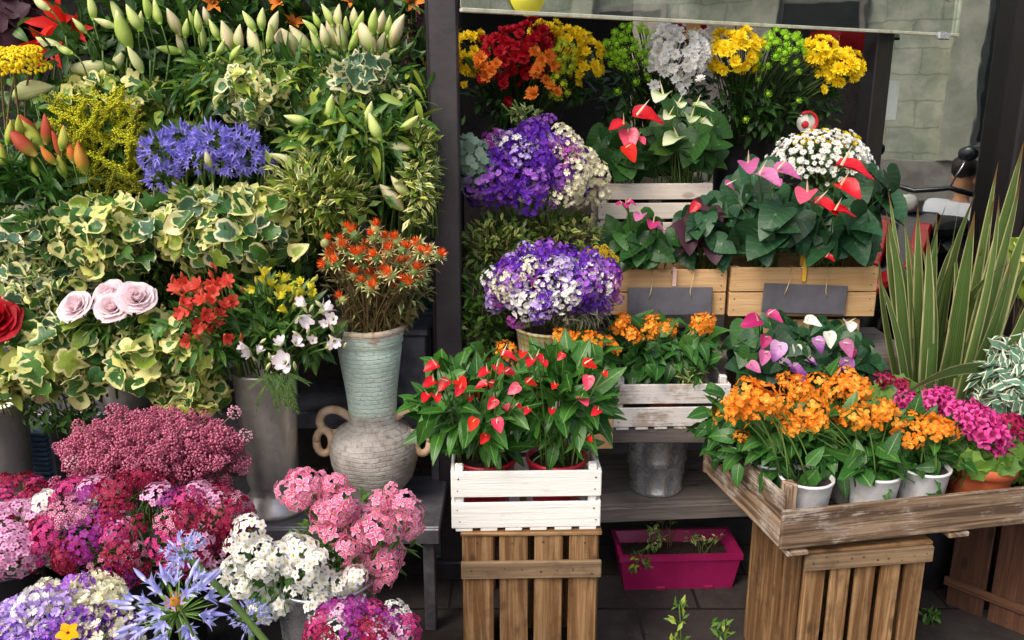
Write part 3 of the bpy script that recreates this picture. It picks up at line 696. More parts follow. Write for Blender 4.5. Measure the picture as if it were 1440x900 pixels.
# dark wall behind the left stand
def slab(name, c, d, mat, rot=0., parent=None, bev=.003):
    m = MB(); m.board((0, 0, 0), d, mat, None, bev); o = m.obj(name, parent, None, c); o.rotation_euler[2] = rot; return o
sw = slab('back_wall', (-1.75, 3.52, 1.35), (3.1, .12, 2.7), M_WALL); tag(sw, 'dark shop wall standing behind the tall stand of cut flowers', 'wall')
fx, fy = math.cos(math.radians(29.9)), math.sin(math.radians(29.9)); FA = math.radians(29.9)
def FP(s, z, off=0.):     # along the glazed front from the post, off towards the street
    return A(-.15+fx*s+fy*off, 2.7+fy*s-fx*off, z)
iw = slab('inner_wall', (1.2, 5.6, 1.35), (5.0, .12, 2.7), M_WALL); tag(iw, 'dark inner wall far back in the shop behind the bucket flowers', 'wall')
stw = slab('stone_pillar', FP(1.62, 1.3, -.75), (.62, .25, 2.6), M_STONE, FA); tag(stw, 'grey rough stone pillar seen through the glass right of the yellow flowers', 'pillar')
cl = slab('ceiling', FP(1.9, 2.75, -2.5), (4.6, 3.0, .1), M_WALL, FA); struct(cl)
cb = slab('shade_board', (-1.75, 3.05, 2.72), (3.1, .85, .08), M_WALL); tag(cb, 'unseen dark board added to shade the back of the flower stand', 'shade board')  # added above the view to block sky light behind the stand
# black post
ps = thing('painted_post', 'dark grey square post standing between the two flower displays', 'post', (W(631, 400, 2.62)[0], 2.62, 0))
m = MB(); m.board((0, 0, 1.4), (.082, .082, 2.8), M_POST, None, .004); m.obj('shaft', ps)
m = MB(); m.board((0, 0, .035), (.12, .12, .07), M_POST, None, .006); m.obj('base', ps)
m = MB(); m.board((-.048, .02, 1.4), (.012, .05, 2.8), M_FRAME, None, .003); m.obj('edge_strip', ps)
# upper glass panel
def facade_s(px):   # distance along the front of a pixel column (at the horizon)
    k = (px-720)/1200*.966; x = k*(2.7+.15*fy/fx)/(1-k*fy/fx); return (x+.15)/fx
UO = .14
def fs_off(px, off):
    d = ray(px, 128); n_ = A(fy, -fx, 0); o_ = A(-.15, 2.7, CAMZ); t = (off+np.dot(o_-A(0, 0, CAMZ), n_))/np.dot(d, n_); return np.dot(d*t+A(0, 0, CAMZ)-o_, A(fx, fy, 0))
FU0 = fs_off(640, UO); FU = fs_off(1332, UO)-FU0; UY = FP(fs_off(652, UO), 0, UO)[1]; UZ = W(652, 11, UY)[2]
ug = thing('glass_panel', 'upper glass panel with a round yellow sticker over the bucket flowers', 'glass panel', FP(FU0, UZ, UO), FA)
UGL = FU
m = MB(); m.board((UGL/2+.02, 0, .37), (UGL, .008, .74), M_GLASS2, None, .001); m.obj('pane', ug)
m = MB(); m.board((UGL/2+.02, -.002, -.006), (UGL, .016, .012), plain('glass_edge', hx('#a8a890'), hx('#c8c8b4'), .3), None, .002); m.obj('bottom_rail', ug)
m = MB(); m.board((UGL-.1, -.018, -.012), (.07, .02, .03), M_GALV, None, .004); m.obj('clamp', ug)
m = MB(); m.lathe([(.0, 0), (.06, .0), (.06, .002), (0, .002)], M_STICKY, (0, 0, 0), 40); o = m.obj('sticker', ug, None, (.235, -.0065, .045)); o.rotation_euler[0] = PI/2
m = MB(); m.lathe([(.0, 0), (.05, .0), (.05, .002), (0, .002)], M_PAPER, (0, 0, 0), 40); o = m.obj('sticker', ug, 'round white sticker', (UGL-.06, -.0065, .17)); o.rotation_euler[0] = PI/2
# glazed window on the right
def facade_s(px):   # distance along the front of a pixel column (at the horizon)
    k = (px-720)/1200*.966; x = k*(2.7+.15*fy/fx)/(1-k*fy/fx); return (x+.15)/fx
s0, s1, s2 = facade_s(1217), facade_s(1240), facade_s(1412)
wd = thing('shop_window', 'tall shop window on the right with black frame and pale stickers', 'window', FP(s1, 0), FA)
wl = s2-s1
m = MB(); m.board((wl/2, 0, 1.3), (wl+.02, .008, 2.6), M_GLASS, None, .001); m.obj('pane', wd)
m = MB(); m.board((-(s1-s0)/2, 0, 1.3), (s1-s0, .07, 2.6), M_FRAME, None, .005); m.obj('frame', wd, 'narrow black inner mullion')
m = MB(); m.board((wl+.13, -.02, 1.35), (.26, .14, 2.7), M_FRAME, None, .006)
m.board((wl+.02, -.05, 1.35), (.03, .09, 2.7), M_FRAME, None, .006); m.board((wl+.2, -.1, 1.35), (.04, .03, 2.7), M_FRAME, None, .006); m.obj('frame', wd, 'wide black outer frame')
def onpane(name, px, py, rad, mat, label=None, sq=None, seg=40):
    s = facade_s(px); Y = (FP(s, 0))[1]; z = W(px, py, Y)[2]; m = MB()
    if sq is None:
        m.lathe([(0, 0), (rad, 0), (rad, .002), (0, .002)], mat, (0, 0, 0), seg); o = m.obj(name, wd, label, (s-s1, .0068, z)); o.rotation_euler[0] = PI/2
    else: m.board((0, 0, 0), (sq[0], .002, sq[1]), mat, None, .0005); o = m.obj(name, wd, label, (s-s1, -.0065, z))
    return o
o = onpane('sticker', 1291, 128, .075, M_STICK, 'oval pale green sticker'); o.scale = (1, 1.35, 1)
onpane('notice', 1249, 141, 0, plain('notice_paper', hx('#c8d2c6'), hx('#d4dcd0'), .8), 'pale grey paper notice', (.115, .16))
# wall right of the window
rw = slab('side_wall', FP(s2+1.3, 1.35, .02), (2.1, .12, 2.7), M_FRAME, FA); tag(rw, 'black painted shop front panel beyond the window frame', 'wall')

# red paper leaves hanging inside the glass
for i, (px, py, sc, tl) in enumerate(((1205, 30, .17, .3), (1222, 62, .13, 1.2), (1180, 62, .12, 2.2), (1168, 40, .1, 4.), (1330, 8, .1, .2), (965, 22, .11, 2.6), (948, 30, .09, 1.4))):
    Y = FP(facade_s(px), 0, -.12)[1]; p = W(px, py, Y)
    t = thing('paper_leaf', ['large red paper leaf hanging beside the black mullion', 'dark red paper leaf just under the glass edge near the mullion', 'small red paper leaf behind the yellow flowers', 'smallest red paper leaf in front of the stone pillar', 'red paper leaf hanging at the top beside the round white sticker', 'wine red paper leaf hanging above the white flowers', 'wine red paper leaf, lower one above the white flowers'][i], 'decoration', p)
    m = MB(); m.add(IVYT[i % 3], M_RLEAF, mat4(frames(A(math.sin(tl)*.5, .1, -1), A(-.4, -1, .1)), (0, 0, 0), sc)); m.obj('leaf_blade', t)
    m = MB(); m.tube([(0, 0, 0), (0, .01, .05), (.0, .0, .6)], .0015, M_STRING); m.obj('thread', t)
p = W(975, 42, 3.02); t = thing('price_tag', 'tan card tag hanging over the white flowers', 'tag', p)
m = MB(); m.board((0, 0, 0), (.05, .004, .06), M_TAG, Rz(.3), .001); m.obj('card', t); m = MB(); m.tube([(0, 0, .03), (0, 0, .1), (0, 0, .5)], .001, M_STRING); m.obj('thread', t)

# ------------------------------------------------------------------ the street that the window reflects
b = thing('street_building', 'pale stone building across the street, reflected in the shop window', 'building', (12, -2, 0))
def bpart(name, c, d, mat, par=b, **k):
    m = MB(); m.board((0, 0, 0), d, mat, None, .01); return m.obj(name, par, None, c)
bpart('wall', (.3, 0, 4.5), (.6, 26, 9), M_BUILD); bpart('cornice', (-.08, 0, 3.6), (.3, 26, .25), M_BUILD); bpart('plinth', (-.05, 0, .3), (.2, 26, .6), M_STONE)
for k in range(8):
    for z in (1.9, 5.6):
        f = bpart('window', (-.03, -12.4+k*3.1, z), (.1, 1.3, 2.2), M_STONE); bpart('pane', (-.055, 0, 0), (.04, 1.1, 2.0), M_DARKGLASS, f)

for k in range(9): bpart('pilaster', (-.1, -12.6+k*3.1-.62, 4.7), (.22, .42, 8.2), stonemat('pilaster_stone', hx('#a8aa98'), hx('#c6c6b4'), 2)); 
for k in range(8): bpart('door', (-.04, -10.85+k*3.1, 1.6), (.1, .9, 2.3), M_DARKGLASS) if k % 3 == 0 else None
bpart('balcony', (-.35, -1.5, 3.95), (.7, 9., .12), M_STONE)
# ------------------------------------------------------------------ stands and shelves
ls = thing('flower_stand', 'stepped grey metal stand holding the cut flowers beside the post', 'stand', (-1.0, 2.3, 0))
def tier(par, x0, x1, y0, y1, z, mat, th=.03, lip=.05, name='shelf'):
    m = MB(); o = A(*par.location)
    m.board(A((x0+x1)/2, (y0+y1)/2, z-th/2)-o, (x1-x0, y1-y0, th), mat, None, .004)
    if lip: m.board(A((x0+x1)/2, y0-.006, z-lip/2-.001)-o, (x1-x0, .012, lip), mat, None, .003)
    m.obj(name, par)
LX0, LX1 = -2.1, W(618, 740, 2.27)[0]
tier(ls, LX0, LX1, 2.27, 2.62, .36, M_STEEL); tier(ls, LX0, LX1-.02, 2.58, 2.9, .60, M_STEEL); tier(ls, LX0, LX1-.03, 2.86, 3.14, .86, M_STEEL); tier(ls, LX0, LX1-.03, 3.1, 3.4, 1.1, M_STEEL)
for x in (LX0+.03, -1.15, LX1-.035):
    for y, z in ((2.3, .32), (2.61, .56), (2.89, .82), (3.36, 1.06)):
        m = MB(); m.board(A(x, y, z/2)-A(*ls.location), (.035, .035, z), M_STEEL, None, .003); m.obj('leg', ls)
for i in range(1):
    m = MB(); m.board(A(-1.3, 2.3, .12)-A(*ls.location), (1.6, .02, .03), M_DARKW, None, .003); m.obj('brace', ls)
rs = thing('plant_shelf', 'grey plank shelf carrying the bucket and crates right of the post', 'stand', (.5, 2.55, 0))
ro = A(*rs.location)
def rtier(x0, x1, y0, y1, z, mat, rot=0., th=.028, name='shelf'):
    m = MB(); m.board((0, 0, 0), (x1-x0, y1-y0, th), mat, None, .004); o = m.obj(name, rs, None, A((x0+x1)/2, (y0+y1)/2, z-th/2)-ro); o.rotation_euler[2] = rot
    m = MB(); m.board((0, -(y1-y0)/2-.008, -.018), (x1-x0, .014, .05), mat, None, .003); q_ = m.obj('front_rail', rs, None, A((x0+x1)/2, (y0+y1)/2, z-th/2)-ro); q_.rotation_euler[2] = rot
rtier(-.1, 1.0, 2.54, 2.95, .3, M_SHELFW, .085)
rtier(-.1, 1.0, 2.47, 2.86, .604, M_SHELFW); rtier(-.1, 1.35, 2.73, 3.06, .868-.115, M_SHELFW); rtier(.2, 1.3, 3.0, 3.3, 1.104, M_SHELFW); rtier(-.12, 1.42, 3.26, 3.62, 1.2, M_SHELFW)
for x in (-.07, .97):
    for y, z in ((2.52, .57), (2.84, .72), (3.04, .72), (3.28, 1.07), (3.58, 1.17)):
        m = MB(); m.board(A(x, y, z/2)-ro, (.035, .03, z), M_DARKW, None, .003); m.obj('leg', rs)
e0, e1 = W(824, 575, 2.4), W(861, 630, 2.4)
m = MB(); m.board((e0+e1)/2-ro, (abs(e1[0]-e0[0]), .02, abs(e0[2]-e1[2])), M_PALEW, None, .003); m.obj('end_board', rs, 'pale pine end board')

# ------------------------------------------------------------------ crates
M_NAIL = plain('nail_rust', hx('#3a2a20'), hx('#50402f'), .6)
NAIL = ico(1., 1)
def nail(m, p, r=.0024): m.inst(NAIL, A(*p)[None], np.eye(3), r*rng.uniform(.8, 1.2), M_NAIL)
def crate(name, label, loc, size, mat, rotz=0., nf=2, ns=2, gap=.018, th=.009, post=.022, cat='crate', group=None, posth=0., sideh=None, notch=False, endf=False):
    w_, d_, h_ = size; t = thing(name, label, cat, loc, rotz, group); sideh = sideh or h_
    def panel(nm, y0, along, H, n, ang):
        m = MB(); sh = (H-gap*(n-1))/n
        for k in range(n):
            m.board((0, 0, sh/2+k*(sh+gap)), (along, th, sh), mat, None, .002, .004)
            for sx in (-1, 1):
                for dz in (-.22, .24): nail(m, (sx*(along/2-.016+rng.normal(0, .002)), (-1 if y0[1] <= 0 else 1)*(th/2+.0004), sh/2+k*(sh+gap)+dz*sh))
        if notch and nm == 'front_panel':
            pass
        o = m.obj(nm, t); o.rotation_euler[2] = ang; o.location = y0; return o
    panel('front_panel', (0, -d_/2+th/2, 0.0), w_, h_, nf, 0); panel('back_panel', (0, d_/2-th/2, 0), w_, h_, nf, 0)
    panel('side_panel', (-w_/2+th/2, 0, 0), d_-2*th-.002, sideh, ns, PI/2); panel('side_panel', (w_/2-th/2, 0, 0), d_-2*th-.002, sideh, ns, PI/2)
    for sx in (-1, 1):
        for sy in (-1, 1):
            m = MB(); m.board((0, 0, 0), (post, post, sideh+posth), mat, None, .003); m.obj('corner_post', t, None, (sx*(w_/2-th-post/2-.001), sy*(d_/2-th-post/2-.001), (sideh+posth)/2+.001))
    m = MB()
    nb = max(3, int(d_/.09)); bw = d_/nb
    if notch:
        nb = 6; bw = w_/nb
        for k in range(nb): m.board((-w_/2+bw*(k+.5), 0, -.0055), (bw-.02, d_-.004, .009), mat, None, .002)
    else:
        for k in range(nb): m.board((0, -d_/2+bw*(k+.5), .007), (w_-2*th-.004, bw-.008, .009), mat, None, .002)
    m.obj('base_panel', t)
    return t
def upright(name, label, loc, size, mat, rotz, n, rails, sn=3, cat='crate', group=None):
    """a long crate standing on its end: vertical slats and cross rails"""
    w_, d_, h_ = size; t = thing(name, label, cat, loc, rotz, group)
    def face(nm, along, k, pos, ang, rl):
        m = MB(); sw_ = along/k
        for i in range(k):
            for dz in (.02, h_-.022): nail(m, (-along/2+sw_*(i+.5)+rng.normal(0, sw_*.12), -.0058, dz+rng.normal(0, .003)), .0028)
        for i in range(k): m.board((-along/2+sw_*(i+.5), 0, h_/2), (sw_-.016, .011, h_), mat, None, .002, .002)
        o = m.obj(nm, t, None, pos); o.rotation_euler[2] = ang
        if rl:
            for (z, hh) in rails:
                m2 = MB(); m2.board((0, -.0118, z), (along+.004, .0115, hh), M_RAILW if mat is M_WORN else mat, None, .0025, .002)
                for i in range(k):
                    for dx in (-.25, .25): nail(m2, (-along/2+sw_*(i+.5+dx)+rng.normal(0, .002), -.0178, z+rng.normal(0, hh*.15)), .0028)
                o2 = m2.obj('rail', o)
    face('front_panel', w_, n, (0, -d_/2, 0), 0, True); face('back_panel', w_, n, (0, d_/2, 0), 0, False)
    face('side_panel', d_-.03, sn, (-w_/2+.006, 0, 0), -PI/2, False); face('side_panel', d_-.03, sn, (w_/2-.006, 0, 0), PI/2, False)
    m = MB(); m.board((0, 0, h_+.005), (w_+.004, d_+.02, .01), mat, None, .002); m.obj('top_panel', t)
    for sx in (-1, 1):
        m = MB(); m.board((sx*(w_/2-.03), .0, h_/2), (.025, d_-.04, h_-.01), mat, None, .003); m.obj('corner_post', t)
    return t
def mid(px0, px1, py, Y): return (W(px0, py, Y)+W(px1, py, Y))/2
STZ = .487
c = mid(647, 843, 760, 2.0); wst = W(843, 760, 2.0)[0]-W(647, 760, 2.0)[0]
upright('upright_crate', 'upright worn wooden crate under the white crate of red anthuriums', (c[0], 2.15, 0), (wst, .30, STZ), M_WORN, math.radians(1.5), 4, ((STZ-.095, .05), (.06, .05)))
c = mid(632, 843, 700, 2.0); wwc = W(843, 700, 2.0)[0]-W(632, 700, 2.0)[0]
crate('white_crate', 'white painted slatted crate holding two red anthuriums in red pots', (c[0], 2.14, STZ+.0205), (wwc, .285, .158), M_WHITEW, math.radians(2), 2, 2, .016, notch=True, posth=.012)
# pale crates of the upper shelf
def front_crate(px0, px1, pyb, pyt, Y, d, mat, name, label, nf, rot=0., gap=.004, notch=False, **k):
    a, b_ = W(px0, pyb, Y), W(px1, pyb, Y); h = W(px0, pyt, Y)[2]-a[2]
    return crate(name, label, ((a[0]+b_[0])/2, Y+d/2, a[2]), (b_[0]-a[0], d, h), mat, rot, nf, nf, gap, notch=notch, **k)
front_crate(858, 1022, 600, 541, 2.45, .3, M_WASHW, 'whitewashed_crate', 'worn whitewashed crate of orange flowers above the metal bucket', 2, .05, .012, True, posth=.02)
front_crate(853, 1019, 443, 379, 2.76, .25, M_PALEW, 'planter_crate', 'pale pine crate with slate tag, shorter one left of the gap', 2)
front_crate(1024, 1229, 445, 376, 2.76, .27, M_PALEW, 'planter_crate', 'pale pine crate with slate tag under the large anthuriums, right one', 2)
front_crate(1042, 1206, 487, 450, 2.78, .25, M_PALEW, 'pine_box', 'lower pale pine box supporting the right slate tagged crate', 1)
front_crate(840, 998, 335, 258, 2.95, .26, M_BIRCH, 'bleached_crate', 'bleached white slatted crate under the red and pale green anthurium', 3, 0, .012)
# slate signs
for (x0, x1, y0, y1, sx0, sx1, lab, tl) in ((883, 1000, 404, 443, 918, 978, 'dark slate tag hanging by string on the left pine crate', -.01), (1074, 1188, 400, 441, 1113, 1165, 'dark slate tag hanging by string on the right pine crate', .035)):
    Y = 2.742; a, b_ = W(x0, y0, Y), W(x1, y1, Y); c = (a+b_)/2
    t = thing('slate_tag', lab, 'sign', c); t.rotation_euler[1] = tl
    m = MB(); m.board((0, 0, 0), (b_[0]-a[0], .006, a[2]-b_[2]), M_SLATE, None, .003); m.obj('board', t)
    for sgn, sx in ((-1, sx0), (1, sx1)):
        p1 = W(sx, y0-24, 2.755)-c; m = MB(); m.tube([A(sgn*.07, -.005, .012), A(sgn*.065, -.006, .03), p1*.5+A(sgn*.06, -.01, .03)*.5, p1, p1+A(0, .04, 0.002)], .0016, M_STRING); m.obj('string', t)
for (px, y0, y1, mt, lab) in ((1130, 358, 396, plain('yellow_peg', hx('#e0a82c'), hx('#ecbc44'), .5), 'yellow wooden peg clipped on the right pine crate'), (948, 378, 403, plain('pink_peg', hx('#e4b8a8'), hx('#f0cfc2'), .5), 'pinkish peg clipped on the left pine crate')):
    a, b_ = W(px, y0, 2.75), W(px, y1, 2.75); t = thing('peg', lab, 'peg', b_)
    m = MB(); m.board((0, 0, (a[2]-b_[2])/2), (.014, .007, a[2]-b_[2]), mt, None, .002); m.obj('front_leg', t)
    m = MB(); m.board((0, .028, (a[2]-b_[2])/2), (.014, .007, a[2]-b_[2]), mt, Rx(.06), .002); m.obj('back_leg', t)
    m = MB(); m.tube([(-.01, .012, .045), (0, .012, .045), (.01, .012, .045)], .006, M_GALV, 8); m.obj('spring', t)
# weathered tray crate
pc = WZ(1097, 778, .5); ang = math.radians(11.5); TW, TD = .95, .47
u_, v_ = A(math.cos(ang), math.sin(ang), 0), A(-math.sin(ang), math.cos(ang), 0)
tc = pc+u_*TW/2+v_*TD/2
TR = thing('tray_crate', 'large weathered wooden tray crate full of orange and pink potted flowers', 'crate', tc, ang)
def tpart(nm, c, d, lab=None, par=None, j=.003):
    m = MB(); m.board((0, 0, 0), d, M_TRAYW, None, .003, j); return m.obj(nm, par or TR, lab, c)
tpart('front_board', (0, -TD/2+.006, .058), (TW, .012, .106)); tpart('back_board', (0, TD/2-.006, .058), (TW, .012, .106))
for sx in (-1, 1):
    m = MB(); m.board((0, 0, .044), (.012, TD-.026, .07), M_TRAYW, None, .003, .004); m.board((0, 0, .119), (.012, TD-.026, .066), M_TRAYW, None, .003, .004); m.obj('end_panel', TR, None, (sx*(TW/2-.006), 0, 0))
    for sy in (-1, 1): tpart('corner_post', (sx*(TW/2-.027), sy*(TD/2-.03), .092), (.028, .034, .165))
m = MB()
for k in range(5): m.board((0, -TD/2+.05+k*.093, .012), (TW-.03, .08, .009), M_TRAYW, None, .002)
m.obj('base_panel', TR)
for x in (-TW/2+.05, 0.03, TW/2-.05): tpart('runner', (x, 0, -.0075), (.06, TD, .014))
def tray(x, y): return tc+u_*x+v_*y
# its stand
pf = WZ(1131, 776, .475); pr = WZ(1310, 764, .475); rot2 = math.radians(8)
wst2 = np.linalg.norm(pr-pf); f2 = A(math.cos(rot2), math.sin(rot2), 0); b2 = A(-math.sin(rot2), math.cos(rot2), 0)
c2 = pf+f2*wst2/2+b2*.16
upright('tray_stand_crate', 'upright worn wooden crate carrying the weathered flower tray', (c2[0], c2[1], 0), (wst2, .32, .473), M_WORN, rot2, 5, ((.45, .045), (.05, .05)), 3)
# dark crate far right
pa = WZ(1326, 846, 0.); a3 = math.radians(-47)
f3 = A(math.cos(a3), math.sin(a3), 0); b3 = A(-math.sin(a3), math.cos(a3), 0)
c3 = pa+f3*.25+b3*.17
dk = upright('dark_crate', 'dark stained wooden crate standing at the far right edge', (c3[0], c3[1], 0), (.5, .34, .37), M_DARKW, a3, 4, ((.085, .03), (.36, .03)), 3)
# ------------------------------------------------------------------ pots, vases, buckets
def pot(name, label, cat, base, prof, mat, group=None, soil=None, seg=44, rip=None, part='body', smooth=True):
    t = thing(name, label, cat, base, 0, group); m = MB(); m.lathe(prof, mat, (0, 0, 0), seg, rip); m.obj(part, t)
    if soil: m = MB(); m.lathe([(0, soil[1]), (soil[0], soil[1]), (soil[0], soil[1]-.004)], M_SOIL, (0, 0, 0), 24); m.obj('soil', t)
    return t
def cup(r0, r1, h, th=.004, rim=.004, inner=None):
    inner = inner if inner is not None else h*.25
    ri = lambda z: r0+(r1-r0)*z/h-th
    return [(0, 0.0), (r0*.96, 0.0), (r0, .004), (r0+(r1-r0)*.5, h*.5), (r1, h-rim*2.5), (r1+rim, h-rim*2), (r1+rim, h), (r1-th, h), (ri(inner), inner), (0, inner)]
# tall flared zinc vase
pv = WZ(389, 735, .36); s = S(389, 640, 2.32); pv = A(W(389, 700, 2.42)[0], 2.40, .36); s = S(389, 620, 2.40)
tall = [(0, 0), (48*s, 0), (48*s, .014), (44*s, .022), (33*s, .055), (31*s, .07), (34*s, .085), (36*s, .1), (37.5*s, .2), (40*s, .3), (43.5*s, .43), (46*s, .445), (46*s, .452), (43*s, .452), (38*s, .3), (0, .28)]
pot('tall_vase', 'tall dull zinc vase with flared foot holding white alstroemeria', 'vase', pv, tall, M_ZINC, seg=64)
# left edge vase and grey pot
pl = A(W(-6, 640, 2.36)[0], 2.36, .36); s = S(0, 620, 2.36)
pot('zinc_vase', 'plain dull zinc vase cut off by the left edge', 'vase', pl, [(0, 0), (38*s, 0), (40*s, .02), (44*s, .17), (50*s, .34), (52*s, .35), (52*s, .36), (47*s, .36), (42*s, .2), (0, .18)], M_ZINC2, seg=56)
pg = A(W(187, 560, 2.68)[0], 2.68, .60); s = S(187, 560, 2.68)
pot('zinc_pot', 'grey zinc pot half hidden under the pale roses', 'pot', pg, cup(34*s, 43*s, .17), M_ZINC2)
# urn
@cached
def urnmat(name):
    m, nt, out = newmat(name); q = N(nt); co = q.coord('Object'); t, e = q.uv()
    sp = q.n('ShaderNodeSeparateXYZ'); q.l(co, sp.inputs[0]); z = sp.outputs[2]
    n1 = q.noise(co, 9, 5, .65); n2 = q.noise(co, 40, 4, .7); n3 = q.noise(co, 5, 3)
    zz = q.math('ADD', z, q.math('MULTIPLY', q.math('SUBTRACT', n3, .5), .12))
    lower = q.mix(q.sstep(n1, .35, .65), hx('#9a958c'), hx('#c4bfb7')); lower = q.mix(q.sstep(n2, .5, .72, 0, .6), lower, hx('#8a6a58')); lower = q.mix(q.sstep(n3, .5, .7, 0, .5), lower, hx('#a9b8a0'))
    upper = q.mix(q.sstep(n1, .3, .7), hx('#bed8c4'), hx('#dcebde')); upper = q.mix(q.sstep(n2, .58, .74, 0, .55), upper, hx('#d4dcd0'))
    upper = q.mix(q.sstep(n1, .6, .68, 0, .7), upper, hx('#b4704e'))
    col = q.mix(q.sstep(zz, .25, .31), lower, upper)
    col = q.mix(q.sstep(q.math('ADD', z, q.math('MULTIPLY', n2, .02)), .553, .565, 0, .7), col, hx('#c4a088'))
    br = q.n('ShaderNodeTexBrick'); cb_ = q.n('ShaderNodeCombineXYZ'); q.l(q.math('ADD', t, q.math('MULTIPLY', n1, .03)), cb_.inputs[0]); q.l(q.math('ADD', z, q.math('MULTIPLY', n1, .022)), cb_.inputs[1]); q.l(cb_.outputs[0], br.inputs[0])
    br.inputs['Scale'].default_value = 1; br.inputs['Brick Width'].default_value = .045; br.inputs['Row Height'].default_value = .0145; br.inputs['Mortar Size'].default_value = .0022; br.inputs['Mortar Smooth'].default_value = 1.
    col = q.mix(q.math('MULTIPLY', br.outputs['Fac'], .07), col, hx('#6a5a50'))
    h = q.math('ADD', q.math('MULTIPLY', br.outputs['Fac'], -.3), q.math('ADD', q.math('MULTIPLY', n2, .9), q.math('MULTIPLY', n1, .6)))
    q.l(q.prin(col, .85, spec=.15, normal=q.bump(h, .7, .008)), out.inputs[0]); return m
MU = urnmat('weathered_urn_glaze')
pu = A(W(529, 690, 2.46)[0], 2.46, .36); s = S(529, 600, 2.46)
ur = thing('urn', 'weathered mint green and clay urn with ring handles beside the post', 'urn', pu)
up = [(0, 0), (32*s, 0), (33*s, .012), (38*s, .03), (53*s, .08), (61*s, .13), (62.5*s, .165), (60*s, .2), (51*s, .232), (38*s, .25), (34*s, .262), (32*s, .275), (33*s, .3), (36*s, .36), (41*s, .44), (44*s, .5), (43*s, .508), (46*s, .518), (45*s, .53), (49*s, .552), (50*s, .565), (46*s, .57), (42*s, .55), (34*s, .4), (0, .38)]
m = MB(); m.lathe(up, MU, (0, 0, 0), 72, lambda a, z: .0016*math.sin(z*170)+.001*math.sin(a*7+z*40)); m.obj('body', ur)
for sg in (-1, 1):
    m = MB(); cp = np.array([(30, .268), (44, .292), (58, .298), (70, .287), (76, .262), (73, .238), (66, .224), (57, .216), (46, .222)]); tt = np.linspace(0, 8, 33); pts = np.stack([sg*s*np.interp(tt, range(9), cp[:, 0]), 0*tt, np.interp(tt, range(9), cp[:, 1])], -1)
    for _ in range(3): pts[1:-1] = (pts[:-2]+2*pts[1:-1]+pts[2:])/4
    m.tube(pts, .0135, plain('urn_handle_clay', hx('#b8946e'), hx('#ccb498'), .8, 30, .4), 9); m.obj('handle', ur)
    m = MB(); m.tube([(sg*(69*s+.024*math.cos(a)), -.014+.004*math.sin(a), .196+.037*math.sin(a)) for a in np.linspace(0, 2*PI, 17)], .0125, plain('urn_handle_clay', None, None), 9); m.obj('ring', ur)
# galvanised bucket
pb = A(W(921, 690, 2.66)[0], 2.66, .302); s = S(921, 650, 2.66)
bk = pot('metal_bucket', 'shiny galvanised bucket on the grey plank shelf', 'bucket', pb, [(0, 0), (36.5*s, 0), (37.5*s, .003), (37.5*s, .012), (36.5*s, .016), (40.5*s, .105), (41.5*s, .109), (40.8*s, .114), (41.9*s, .119), (41.2*s, .124), (46*s, .225), (47.5*s, .229), (47.5*s, .236), (45*s, .236), (40*s, .1), (0, .02)], M_GALV, seg=64)
m = MB(); 
for sg in (-1, 1): m.board((sg*.103, 0, .215), (.006, .03, .03), M_GALV, None, .002)
m.obj('handle_ear', bk)
m = MB(); m.tube([(.105*math.cos(a), -.075*math.sin(a)*1.0, .215-.055*math.sin(a)) for a in np.linspace(0, PI, 24)], .0022, M_GALV, 6); m.obj('handle', bk)
# magenta planter box
pmn = (WZ(877, 834, 0.)+WZ(1030, 829, 0.))/2; wp = W(1030, 832, pmn[1])[0]-W(877, 834, pmn[1])[0]
PLN = thing('planter_box', 'magenta plastic planter box on the ground with straggly seedlings', 'planter', (pmn[0], pmn[1]+.085, 0), .04)
def tapered(w0, d0, w1, d1, h, th, mat, rim=.012):
    v, f = [], []
    lv = [(w0, d0, 0), (w1, d1, h-.02), (w1+rim, d1+rim, h-.02), (w1+rim, d1+rim, h), (w1-th, d1-th, h), (w0-th, d0-th, h*.72)]
    for (a, b_, z) in lv:
        for sx, sy in ((-1, -1), (1, -1), (1, 1), (-1, 1)): v.append((sx*a/2, sy*b_/2, z))
    for i in range(len(lv)-1):
        for k in range(4): f.append((i*4+k, i*4+(k+1) % 4, i*4+4+(k+1) % 4, i*4+4+k))
    f.append((3, 2, 1, 0)); n = (len(lv)-1)*4; return T(v, f, smooth=False), T([v[n], v[n+1], v[n+2], v[n+3]], [(0, 1, 2, 3)])
tb, ts = tapered(wp, .14, wp*1.1, .17, .135, .012, M_MAGP)
m = MB(); m.add(tb, M_MAGP); m.obj('body', PLN); m = MB(); m.add(ts, M_SOIL, mat4(None, (0, 0, .001)))
for k in range(90): m.inst(BALL0, A(rng.uniform(-.18, .18), rng.uniform(-.06, .06), .098)[None], np.eye(3), rng.uniform(.003, .009), M_SOIL)
m.obj('soil', PLN)
m = MB(); m.board((-.06, -.071, .006), (.03, .012, .012), M_MAGP, None, .002); m.obj('foot', PLN); m = MB(); m.board((.1, -.071, .006), (.03, .012, .012), M_MAGP, None, .002); m.obj('foot', PLN)
mb = PLN
